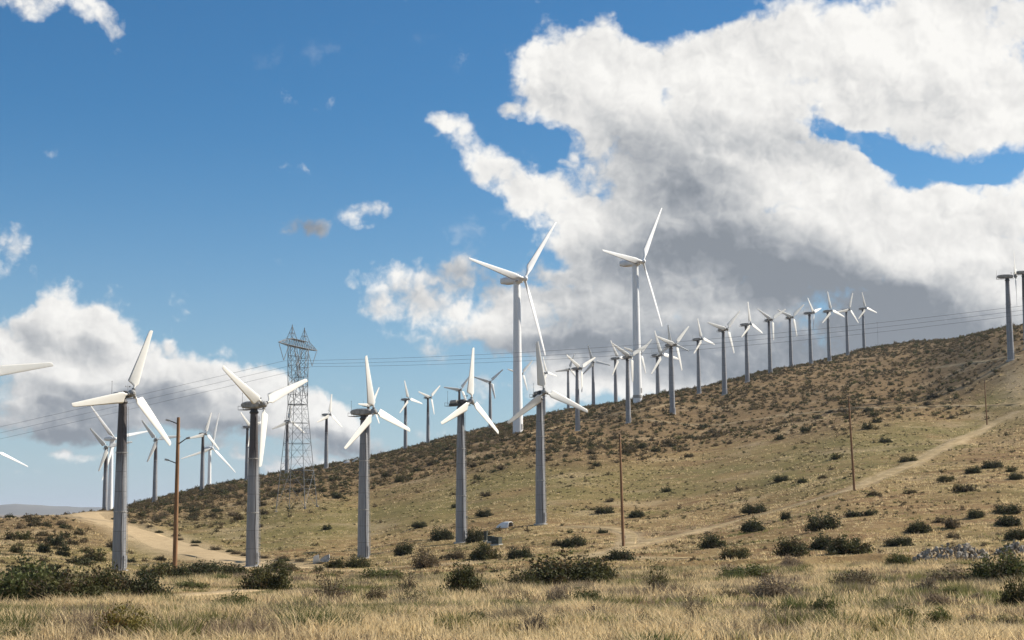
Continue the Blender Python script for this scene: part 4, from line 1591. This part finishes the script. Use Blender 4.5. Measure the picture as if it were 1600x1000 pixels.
def shrub_arrays(seed, nb, nl, leaf, hr, pal, open_=0.35, upright=0.6, quad=True):
    """crown of small leaves carried on spreading stems; one unit wide"""
    r = np.random.default_rng(seed)
    lobes = r.uniform(.72, 1.18, 9)
    Vs, Cs, stems = [], [], []
    P = [np.array(c) for c in PAL[pal]]
    for i in range(nb):
        az = r.uniform(0, 2 * math.pi)
        k = lobes[int(az / (2 * math.pi) * 9) % 9]
        pol = math.acos(1 - r.uniform(0, 1) ** upright * 0.97)
        rad = .5 * k * math.sin(pol) * r.uniform(.75, 1.08)
        hz = hr * k * math.cos(pol) * r.uniform(.72, 1.08) + .03
        b0 = np.array([r.normal(0, .05), r.normal(0, .05), 0])
        tip = np.array([math.cos(az) * rad, math.sin(az) * rad, hz])
        mid = b0 * .4 + tip * .45 + np.array([0, 0, .12 * hr])
        stems.append((b0, mid, tip))
        t = r.uniform(open_, 1.03, nl)[:, None]
        c = (1 - t) ** 2 * b0 + 2 * t * (1 - t) * mid + t * t * tip
        c = c + r.normal(0, 1, (nl, 3)) * np.array([.05, .05, .035]) * (0.5 + 0.6 * t)
        c[:, 2] = np.maximum(c[:, 2], .01)
        d = r.normal(0, 1, (nl, 3)) + np.array([0, 0, .5])
        d /= np.linalg.norm(d, axis=1)[:, None]
        e = np.cross(d, r.normal(0, 1, (nl, 3)))
        e /= np.linalg.norm(e, axis=1)[:, None]
        s = leaf * r.uniform(.55, 1.45, nl)[:, None]
        if quad:
            Vs.append(np.stack([c - d * s * .5, c + e * s * .3, c + d * s * .5, c - e * s * .3], 1))
        else:
            Vs.append(np.stack([c - d * s * .5 - e * s * .32, c + e * s * .36, c + d * s * .55], 1))
        base = P[0] + (P[1] - P[0]) * r.uniform(0, 1)
        if r.uniform() < .18:
            base = P[2]
        cc = base * r.uniform(.75, 1.25, nl)[:, None]
        Cs.append(np.repeat(cc[:, None, :], 4 if quad else 3, 1))
    V = np.concatenate(Vs).reshape(-1, 3)
    C = np.concatenate(Cs).reshape(-1, 3)
    k = 4 if quad else 3
    return V, np.arange(len(V)).reshape(-1, k), C, stems


def shrub_proto(seed, nb, nl, leaf, hr, pal, **kw):
    V, F, C, stems = shrub_arrays(seed, nb, nl, leaf, hr, pal, **kw)
    crown = mesh_np('foliage', V, F, col=C)
    m = MB()
    for b0, mid, tip in stems[:max(10, nb // 2)]:
        m.tube(b0 - np.array([0, 0, .05]), mid, .010, .006, n=3, caps=False)
        m.tube(mid, tip, .006, .003, n=3, caps=False)
    return crown, m.mesh('stems')


PROTO = {}
for _i in range(4):
    PROTO['creosote', _i] = shrub_proto(10 + _i, 130, 56, .046, .52, 'creosote', upright=.62)
for _i in range(3):
    PROTO['dark', _i] = shrub_proto(20 + _i, 140, 52, .046, .48, 'dark', open_=.22, upright=.55)
    PROTO['green', _i] = shrub_proto(30 + _i, 130, 54, .048, .52, 'green', open_=.2, upright=.6)
    PROTO['brown', _i] = shrub_proto(35 + _i, 90, 34, .040, .50, 'brown', open_=.2, upright=.6)
for _i, (_p, _nb, _hr) in enumerate((('dark', 60, .52), ('creosote', 50, .62), ('scrub', 66, .42), ('brown', 44, .5), ('dark', 56, .58), ('scrub', 60, .46), ('brown', 36, .62))):
    PROTO['mid', _i] = shrub_proto(50 + _i, _nb, 24, .085, _hr, _p, upright=.5 + .04 * _i, quad=False, open_=.18)
PROTO['yellow', 0] = shrub_proto(40, 120, 44, .040, .42, 'yellow', open_=.25, upright=.6)
PROTO['dead', 0] = shrub_proto(41, 150, 36, .036, .44, 'dead', open_=.15, upright=.6)
PROTO['twiggy', 0] = shrub_proto(42, 60, 16, .045, .75, 'brown', open_=.35, upright=.75)
PROTO['twiggy', 1] = shrub_proto(43, 60, 20, .045, .75, 'creosote', open_=.4, upright=.75)
USED = {}


def shrub(x, y, w, h, kind, label, group, name='shrub', i=None, rz=None):
    n = len([k for k in PROTO if k[0] == kind])
    if i is None:
        i = USED.get(kind, 0) % n
        USED[kind] = USED.get(kind, 0) + 1
    crown, stems = PROTO[kind, i]
    hr = max(v.co.z for v in crown.vertices) if (kind, i) not in HR else HR[kind, i]
    HR[kind, i] = hr
    root = empty(name, (x, y, gz(x, y) - .03 * w), rng.uniform(0, 6.28) if rz is None else rz)
    root.scale = (w, w, h / hr)
    tag(root, label, 'bush', group)
    put('foliage', crown, M_LEAF, root)
    put('stems', stems, M_TWIG, root)
    return root


HR = {}
GFG = 'bushes in the near grassland'
GMS = 'bushes on the lower right slope'
# photo column, row of the foot, width, height (photo units), kind, label
BUSHES = [
    (30, 944, 130, 58, 'green', 'broad green bush at the far left, left end of the dark thicket', GFG),
    (98, 946, 120, 52, 'creosote', 'broad bush second from left in the dark thicket', GFG),
    (148, 938, 90, 50, 'creosote', 'bush joining the left thicket to the dark bush below the grey tower', GFG),
    (60, 918, 110, 42, 'dark', 'dark bush behind the left thicket, near the left edge', GFG),
    (212, 934, 92, 44, 'dark', 'very dark rounded bush below the far left grey tower', GFG),
    (236, 906, 60, 26, 'creosote', 'low bush behind the very dark one, right of the far left tower foot', GFG),
    (310, 903, 80, 26, 'dark', 'dark bush right of the tall wood pole foot', GFG),
    (356, 902, 70, 22, 'dark', 'low dark bush between the wood pole and the second tower', GFG),
    (270, 905, 50, 24, 'dark', 'dark bush at the left side of the wood pole foot', GFG),
    (300, 922, 64, 18, 'green', 'low green mound of weeds below the wood pole', GFG),
    (420, 922, 76, 40, 'creosote', 'rounded bush right below the second tower', GFG),
    (362, 954, 66, 30, 'green', 'loose green bush beside the pale gravel track', GFG),
    (518, 940, 66, 46, 'twiggy', 'loose twiggy bush in dry grass below the third tower', GFG),
    (560, 888, 44, 20, 'creosote', 'bush hugging the foot of the third tower', GFG),
    (524, 889, 34, 14, 'creosote', 'low bush right of the upturned cover', GFG),
    (440, 893, 60, 18, 'creosote', 'low bush right of the second tower foot', GFG),
    (728, 930, 66, 48, 'creosote', 'leafy bush standing alone in grass below the fourth tower', GFG),
    (885, 915, 128, 50, 'creosote', 'largest dark bush in the middle of the near grassland', GFG),
    (936, 912, 70, 36, 'creosote', 'bush joined to the right end of the largest middle bush', GFG),
    (812, 917, 66, 36, 'twiggy', 'ragged bush at the left end of the largest middle bush', GFG),
    (967, 876, 58, 22, 'dark', 'dark round bush at the foot of the bare wood pole', GFG),
    (896, 856, 44, 18, 'dark', 'flat-topped bush alone inside the bend of the sandy track', GFG),
    (812, 872, 40, 20, 'dark', 'round bush right of the dark equipment boxes', GFG),
    (755, 874, 52, 26, 'creosote', 'bush in front of the dark equipment boxes', GFG),
    (712, 876, 40, 18, 'brown', 'low brown bush in front of the fourth tower', GFG),
    (740, 848, 30, 24, 'dark', 'dark bush directly right of the fourth tower', GFG),
    (692, 844, 36, 22, 'dark', 'dark bush directly left of the fourth tower', GFG),
    (631, 870, 32, 22, 'dark', 'compact dark bush between the third and fourth towers', GFG),
    (600, 908, 70, 20, 'green', 'low green bush at the near side of the track', GFG),
    (1085, 968, 48, 44, 'twiggy', 'upright ragged bush in the near grass right of centre', GFG),
    (1026, 930, 44, 46, 'twiggy', 'tall twiggy bush right of the largest middle bush', GFG),
    (1214, 938, 84, 42, 'dead', 'grey dead mound of twigs in the dry grass at right', GFG),
    (1284, 956, 46, 32, 'green', 'small green bush right of the grey dead mound', GFG),
    (1338, 920, 80, 28, 'brown', 'brown-green spreading bush in the dry grass at right', GFG),
    (1486, 908, 90, 24, 'brown', 'flat dark bush in front of the rubble heap', GFG),
    (1560, 908, 96, 52, 'green', 'big yellow-green bush beside the rubble heap', GFG),
    (1592, 954, 56, 48, 'creosote', 'dark green bush cut by the right edge in the near grass', GFG),
    (198, 1000, 88, 46, 'yellow', 'yellow and rust coloured bush at the bottom left', GFG),
    (1160, 904, 90, 22, 'green', 'long low green bush under the bank', GFG),
    (18, 1004, 70, 26, 'green', 'green weeds cut by the bottom left corner', GFG),
    (1115, 858, 44, 28, 'dark', 'dark bush beside the sandy track right of the wood pole', GMS),
    (1148, 872, 44, 24, 'creosote', 'bush below the sandy track, right of a similar darker one', GMS),
    (1240, 870, 62, 32, 'creosote', 'leftmost bush of the row along the bank at right', GMS),
    (1288, 858, 48, 26, 'dark', 'dark bush above the row along the bank', GMS),
    (1330, 868, 78, 34, 'creosote', 'widest bush of the row along the bank at right', GMS),
    (1405, 853, 48, 18, 'dark', 'right end bush of the row along the bank', GMS),
    (1285, 828, 56, 32, 'dark', 'large dark bush in the open slope right of the sandy track', GMS),
    (1176, 830, 44, 24, 'dark', 'dark bush on the edge of the sandy track', GMS),
    (1180, 802, 42, 19, 'dark', 'dark bush just above the sandy track', GMS),
    (1228, 812, 18, 16, 'dark', 'small upright bush just below the sandy track', GMS),
    (1436, 830, 46, 22, 'dark', 'dark oval bush in open ground above the rubble heap', GMS),
    (1525, 810, 28, 16, 'dark', 'small round bush left of a stacked pair near the right edge', GMS),
    (1573, 804, 46, 20, 'dark', 'upper dark bush of the stacked pair near the right edge', GMS),
    (1576, 820, 46, 20, 'dark', 'lower dark bush of the stacked pair near the right edge', GMS),
    (1588, 845, 40, 24, 'dark', 'dark bush at the right edge above the rubble', GMS),
    (1549, 732, 34, 16, 'dark', 'larger bush of a pair high on the right slope', GMS),
    (1520, 740, 26, 13, 'dark', 'smaller bush of a pair high on the right slope', GMS),
    (1588, 750, 26, 13, 'dark', 'bush at the right edge below the pair on the slope', GMS),
    (1480, 754, 28, 12, 'creosote', 'faint bush left of the pair high on the right slope', GMS),
    (1221, 753, 26, 12, 'dark', 'bush left of a smaller one in the middle of the green slope', GMS),
    (1254, 757, 20, 9, 'dark', 'low bush right of another in the middle of the green slope', GMS),
    (1383, 690, 20, 9, 'dark', 'small bush in open grass between the two far wood poles', GMS),
    (1420, 720, 28, 11, 'creosote', 'ragged bush in open grass right of the middle wood pole', GMS),
    (946, 804, 32, 14, 'dark', 'bush left of the bare wood pole on the slope', GMS),
    (995, 808, 30, 14, 'dark', 'bush right of the bare wood pole on the slope', GMS),
    (757, 809, 26, 14, 'dark', 'round bush above the white half cover', GMS),
    (657, 825, 28, 12, 'dark', 'bush between the third and fourth towers, higher on the slope', GMS),
]


def make_bushes():
    for (px, row, w, h, kind, label, group) in BUSHES:
        x, y = hit(px, row)
        k = y / FPX
        shrub(x, y, w * k, h * k * (1.3 if group == GFG else 1.12), kind, label, group)


make_bushes()


def make_weeds():
    r = np.random.default_rng(23)
    kinds = (('brown', 'small brown half-dry bush among the near grass'), ('dead', 'small grey dead bush among the near grass'),
             ('green', 'small green bush among the near grass'), ('twiggy', 'thin twiggy bush among the near grass'))
    boxes = [(b[0], b[1], b[2], b[3]) for b in BUSHES if b[6] == GFG]
    n = 0
    while n < 44:
        px, row = r.uniform(330, 1600), 990 - 105 * math.sqrt(r.uniform(0, 1))
        if any(abs(px - a) < c * .6 + 18 and abs(row - b + d * .3) < d * .7 + 8 for a, b, c, d in boxes):
            continue
        x, y = hit(px, row)
        if road_clear(np.array([x]), np.array([y]))[0] < .9:
            continue
        wpx = r.uniform(22, 54)
        kind, lab = kinds[n % 4]
        w = wpx * y / FPX
        shrub(x, y, w, w * r.uniform(.5, .8), kind, lab, 'small bushes among the near grass')
        boxes.append((px, row, wpx, wpx * .5))
        n += 1


make_weeds()


def make_verge():
    """low brown scrub along the cut bank above the dirt road"""
    r = np.random.default_rng(31)
    line = np.array([hit(*q) for q in ((180, 812), (219, 820), (281, 842), (344, 861), (406, 871), (455, 878))])
    for i, t in enumerate(np.linspace(0, 1, 20)):
        k = min(int(t * 5), 4)
        p = line[k] + (line[k + 1] - line[k]) * (t * 5 - k) + r.normal(0, .8, 2)
        w = r.uniform(1.3, 2.6)
        shrub(p[0], p[1], w, w * r.uniform(.35, .5), 'brown' if i % 3 else 'dark', 'low scrub bush on the cut bank along the upper edge of the dirt road', 'scrub on the bank above the dirt road')


make_verge()


def scatter_spots():
    """positions of the many smaller bushes: dense on the brush slope, few in the open grass"""
    r = np.random.default_rng(5)
    out = []
    n = 170000
    d = np.sqrt(r.uniform(150 ** 2, 960 ** 2, n))
    u = r.uniform(-0.37, 0.37, n)
    x, y = u * d, d
    z = ground_z(x, y)
    px, py = proj(x, y, z)
    br = brush(x, y, z + 7 * fbm(x / 24, y / 24, 31, 3))
    leftpatch = (px < 460) & (py > 770)
    dens = 0.0018 + 0.100 * br + 0.007 * leftpatch * (y < 600)
    dens = np.where(px < 175, 0.0018 + 0.014 * br + 0.009 * leftpatch, dens)
    dens = dens * np.clip(0.8 + .9 * fbm(x / 30, y / 30, 77, 3), 0.35, 1.4)
    dens = dens * (road_clear(x, y) > .97)
    dens *= 1 - np.exp(-((px - 1590) / 34) ** 2 - ((py - 600) / 30) ** 2)
    # per-sample acceptance: area represented by one sample
    area = 0.5 * (960 ** 2 - 150 ** 2) * 0.74 / n
    keep = r.uniform(0, 1, n) < dens * area
    x, y, z, px, py, br = (a[keep] for a in (x, y, z, px, py, br))
    w = np.clip(r.lognormal(0.60, 0.36, len(x)), .8, 3.8)
    nw = 17000
    d2 = np.sqrt(r.uniform(130 ** 2, 520 ** 2, nw))
    x2 = r.uniform(-.36, .36, nw) * d2
    k2 = (r.uniform(0, 1, nw) < np.clip(.42 + 1.1 * fbm(x2 / 18, d2 / 18, 177, 3), 0, 1)) & (road_clear(x2, d2) > .9)
    x2, d2 = x2[k2], d2[k2]
    z2 = ground_z(x2, d2)
    p2, q2 = proj(x2, d2, z2)
    x, y, px, py = (np.concatenate(t) for t in ((x, x2), (y, d2), (px, p2), (py, q2)))
    br = np.concatenate([br, brush(x2, d2, z2)])
    w = np.concatenate([w, r.uniform(.25, .98, len(x2))])
    # thin out overlaps and keep away from the placed bushes and towers
    taken = [(o.location.x, o.location.y, 2.2) for o in COL.objects if o.get('category') in ('bush', 'wind turbine', 'rubble pile', 'equipment box', 'turbine cover', 'utility pole')]
    T = np.array(taken)
    ok = np.ones(len(x), bool)
    for i in range(len(x)):
        if (np.hypot(T[:, 0] - x[i], T[:, 1] - y[i]) < T[:, 2] * .5 + w[i] * .6).any():
            ok[i] = False
    return tuple(a[ok] for a in (x, y, px, py, w, br))


LANDMARKS = [(192, 893, 'the far left grey turbine tower'), (278, 893, 'the three-armed wood pole'), (397, 888, 'the second front-row tower'),
             (568, 878, 'the third front-row tower'), (719, 850, 'the fourth front-row tower'), (842, 820, 'the right end front-row tower'),
             (969, 860, 'the wood pole by the sandy track'), (1328, 763, 'the mid-slope wood pole'), (1538, 673, 'the small far wood pole'),
             (787, 822, 'the white half cover'), (808, 676, 'the nearer tall white tower'), (995, 619, 'the farther tall white tower'),
             (901, 675, 'the foot-stained crest turbine'), (980, 656, 'the turbine before the farther white tower'), (1049, 634, 'the crossed pair of rotors'),
             (1091, 614, 'the first ridge turbine past the crossed pair'), (1131, 602, 'the second ridge turbine past the crossed pair'),
             (1580, 540, 'the lone dark-headed turbine'), (449, 740, 'the turbine seen through the pylon'), (510, 732, 'the turbine right of the pylon'),
             (470, 796, 'the lattice pylon'), (318, 768, 'the turbine before the slim white tower'), (245, 783, 'the stained turbine left of the wood pole'),
             (168, 800, 'the turbine at the crest of the dirt road')]


def landmark_labels(x, y, w, idx):
    """the bush nearest each side of a landmark's foot can be singled out by it"""
    own = set(int(i) for i in idx)
    big = np.where(w > .9)[0]
    px, py = proj(x[big], y[big], ground_z(x[big], y[big]))
    fx = np.concatenate([px, [b[0] for b in BUSHES]])
    fy = np.concatenate([py, [b[1] for b in BUSHES]])
    who = np.concatenate([big, np.full(len(BUSHES), -1)])
    out = {}
    for lx, ly, nm in LANDMARKS:
        dx, dy = fx - lx, fy - ly
        for side, m, dist in (('left', (dx < -6) & (np.abs(dy) < 14) & (dx > -70), -dx), ('right', (dx > 6) & (np.abs(dy) < 14) & (dx < 70), dx),
                              ('downhill', (dy > 14) & (np.abs(dx) < 26) & (dy < 60), dy)):
            if m.any():
                k = int(who[np.where(m)[0][np.argmin(dist[m])]])
                if k in own and k not in out:
                    out[k] = ('nearest small bush downhill from ' if side == 'downhill' else 'nearest small bush to the %s of ' % side) + nm
    return out


def make_scatter():
    x, y, px, py, w, br = scatter_spots()
    size = w / y * ((px > -20) & (px < 1620))
    order = np.argsort(-size)
    room = 300 - len(BUSHES) - 64
    lab = [('small dark bush scattered over the open grassy slope', 'scattered bushes on the open slope'),
           ('small dark desert bush among many on the brush-covered hillside', 'scattered bushes on the brushy hillside'),
           ('small dark bush on the low hill beside the dirt road', 'scattered bushes by the dirt road')]
    named = landmark_labels(x, y, w, order[:room])
    for k, i in enumerate(order[:room]):
        j = 2 if px[i] < 470 and br[i] < .5 else (1 if br[i] > .5 else 0)
        h = w[i] * rng.uniform(.42, .62)
        shrub(x[i], y[i], w[i], h, 'mid', named.get(i, lab[j][0]), lab[j][1])
    # the rest, joined
    lows = [shrub_arrays(200 + i, 16, 9, .13, .5, p, quad=False, open_=.2) for i, p in enumerate(('dark', 'scrub', 'creosote', 'scrub', 'brown', 'scrub'))]
    Vs, Cs = [], []
    for k, i in enumerate(order[room:]):
        V, F, C, _ = lows[k % 6]
        a = rng.uniform(0, 6.28)
        ca, sa = math.cos(a), math.sin(a)
        hh = w[i] * rng.uniform(.85, 1.25)
        P = np.stack([(V[:, 0] * ca - V[:, 1] * sa) * w[i] + x[i], (V[:, 0] * sa + V[:, 1] * ca) * w[i] + y[i], V[:, 2] * hh], 1)
        Vs.append(P)
        Cs.append(C * rng.uniform(.7, 1.35))
    V, C = np.concatenate(Vs), np.concatenate(Cs)
    g = np.repeat(ground_z(x[order[room:]], y[order[room:]]), len(lows[0][0]))
    V[:, 2] += g - .05
    me = mesh_np('scrub', V, np.arange(len(V)).reshape(-1, 3), col=C)
    o = obj('scrub', me, M_LEAF)
    tag(o, 'many small dark bushes covering the upper hillside', 'scrub', kind='stuff')
    print('bushes', len(x))


make_scatter()


def make_grass():
    r = np.random.default_rng(11)

    def spots(d0, d1, per_m2, margin=.39):
        n = int(per_m2 * margin * (d1 ** 2 - d0 ** 2))
        d = np.sqrt(r.uniform(d0 ** 2, d1 ** 2, n))
        u = r.uniform(-margin, margin, n)
        return u * d, d

    def blades(x, y, nb, hmin, hmax, wid, spread, seg, dens_k=1.0, one=None):
        """tufts of blades; colour goes by patches of straw, green and grey stalks"""
        clear = road_clear(x, y)
        a = fbm(x / 6.5, y / 4.0, 101, 3)
        b = fbm(x / 2.6, y / 1.8, 111, 3)
        keep = (clear > .6) & (r.uniform(0, 1, len(x)) < np.clip(dens_k * (0.85 + 1.5 * fbm(x / 5, y / 4, 131, 3)), .12, 1))
        x, y, a, b = x[keep], y[keep], a[keep], b[keep]
        kind = np.zeros(len(x), int)                    # straw
        q = r.uniform(-.22, .22, len(x))
        kind[(a + q) > .22] = 1                         # green
        kind[(b + q) < -.26] = 2                        # grey-brown stalks
        kind[((b + q) > .40)] = 3                       # olive
        col = np.array([(0.78, 0.62, 0.36), (0.20, 0.21, 0.07), (0.32, 0.245, 0.16), (0.30, 0.27, 0.11)])[kind]
        if one is not None:
            col = np.tile(np.array(one), (len(x), 1))
            kind[:] = 0
        hk = np.array([1.0, .72, .8, .8])[kind] * (0.35 + 1.3 * np.clip(fbm(x / 1.9, y / 1.6, 121, 3) + .45, 0, 1.15))
        gq = ROADS['gravel_track'][0]
        nearq = seg_dist(x, y, [tuple(q) for q in gq[::4]])
        hk = hk * np.clip(.25 + (nearq - 1) / 9, .25, 1)
        z = ground_z(x, y)
        N = len(x)
        X, Y, Z = (np.repeat(v, nb) for v in (x, y, z))
        C = np.repeat(col, nb, 0) * r.uniform(.72, 1.22, N * nb)[:, None] * np.repeat(r.uniform(.78, 1.18, N), nb)[:, None]
        H = np.repeat(hk, nb) * r.uniform(hmin, hmax, N * nb)
        az = r.uniform(0, 2 * math.pi, N * nb)
        off = spread * np.sqrt(r.uniform(0, 1, N * nb))
        bx, by = X + off * np.cos(az), Y + off * np.sin(az)
        lean = r.uniform(.15, 1.15, N * nb) * H
        # a steady wind from the right bends the stalks
        dx, dy = np.cos(az) * lean - .05 * H, np.sin(az) * lean
        wa = r.uniform(0, math.pi, N * nb)
        wx, wy = np.cos(wa) * wid, np.sin(wa) * wid
        wx, wy = wx * r.uniform(.6, 1.3, N * nb), wy
        zb = Z - .03
        base0 = np.stack([bx - wx, by - wy, zb], 1)
        base1 = np.stack([bx + wx, by + wy, zb], 1)
        tip = np.stack([bx + dx, by + dy, Z + H], 1)
        if seg == 1:
            V = np.stack([base0, base1, tip], 1).reshape(-1, 3)
            F = np.arange(len(V)).reshape(-1, 3)
            return V, F, np.repeat(C, 3, 0)
        mid = np.stack([bx + dx * .32, by + dy * .32, Z + H * .62], 1)
        w3 = np.stack([wx, wy, wx * 0], 1) * .75
        V = np.stack([base0, base1, mid - w3, mid + w3, tip], 1).reshape(-1, 3)
        o = np.arange(len(bx))[:, None] * 5
        F = np.concatenate([o + np.array([0, 1, 3]), o + np.array([0, 3, 2]), o + np.array([2, 3, 4])])
        return V, F, np.repeat(C, 5, 0)
    parts = []
    x, y = spots(22, 50, 15)
    parts.append(blades(x, y, 14, .09, .36, .009, .20, 2))
    x, y = spots(50, 130, 5.5)
    parts.append(blades(x, y, 10, .12, .40, .022, .34, 1))
    x, y = spots(130, 300, 1.9)
    parts.append(blades(x, y, 6, .07, .26, .055, .40, 1, .6))
    x, y = spots(300, 520, 0.35)
    parts.append(blades(x, y, 5, .10, .32, .10, .5, 1, .6))
    # mounds of green weeds and of grey dead stalks standing in the grass
    nm = 330
    md = np.sqrt(r.uniform(27 ** 2, 132 ** 2, nm))
    mx = r.uniform(-.36, .36, nm) * md
    ok = road_clear(mx, md) > .9
    mx, md = mx[ok], md[ok]
    for kk, colr in enumerate(((0.125, 0.145, 0.048), (0.215, 0.165, 0.120), (0.175, 0.175, 0.060), (0.30, 0.25, 0.16))):
        sel = np.arange(len(mx)) % 4 == kk
        px_, py_ = mx[sel], md[sel]
        rad = r.uniform(.35, 1.0, len(px_)) * np.clip(py_ / 55, .75, 1.5)
        cnt = 26
        X = np.repeat(px_, cnt) + np.repeat(rad, cnt) * r.normal(0, .5, len(px_) * cnt)
        Y = np.repeat(py_, cnt) + np.repeat(rad, cnt) * r.normal(0, .5, len(px_) * cnt)
        parts.append(blades(X, Y, 14, .18, .50, .014, .22, 1, 2.0, colr))
    o = 0
    Vs, Fs, Cs = [], [], []
    for V, F, C in parts:
        Vs.append(V); Fs.append(F + o); Cs.append(C)
        o += len(V)
    V, F, C = np.concatenate(Vs), np.concatenate(Fs), np.concatenate(Cs)
    print('grass tris', len(F))
    ob = obj('dry_grass', mesh_np('dry_grass', V, F, col=C), M_GRASS)
    tag(ob, 'dry straw-coloured and green grass of the near field', 'grass', kind='stuff')


make_grass()


# ------------------------------------------------------------------ air
def make_haze():
    m = bpy.data.materials.new('haze')
    m.use_nodes = True
    nt = m.node_tree
    nt.nodes.clear()
    v = nt.nodes.new('ShaderNodeVolumePrincipled')
    v.inputs['Color'].default_value = (0.82, 0.90, 1.0, 1)
    v.inputs['Density'].default_value = 3.6e-5
    v.inputs['Anisotropy'].default_value = 0.2
    o = nt.nodes.new('ShaderNodeOutputMaterial')
    nt.links.new(v.outputs[0], o.inputs['Volume'])
    mb = MB()
    mb.box((0, 0, 110), (150000, 150000, 270))
    h = mb.build('haze', m)
    tag(h, kind='stuff')


make_haze()
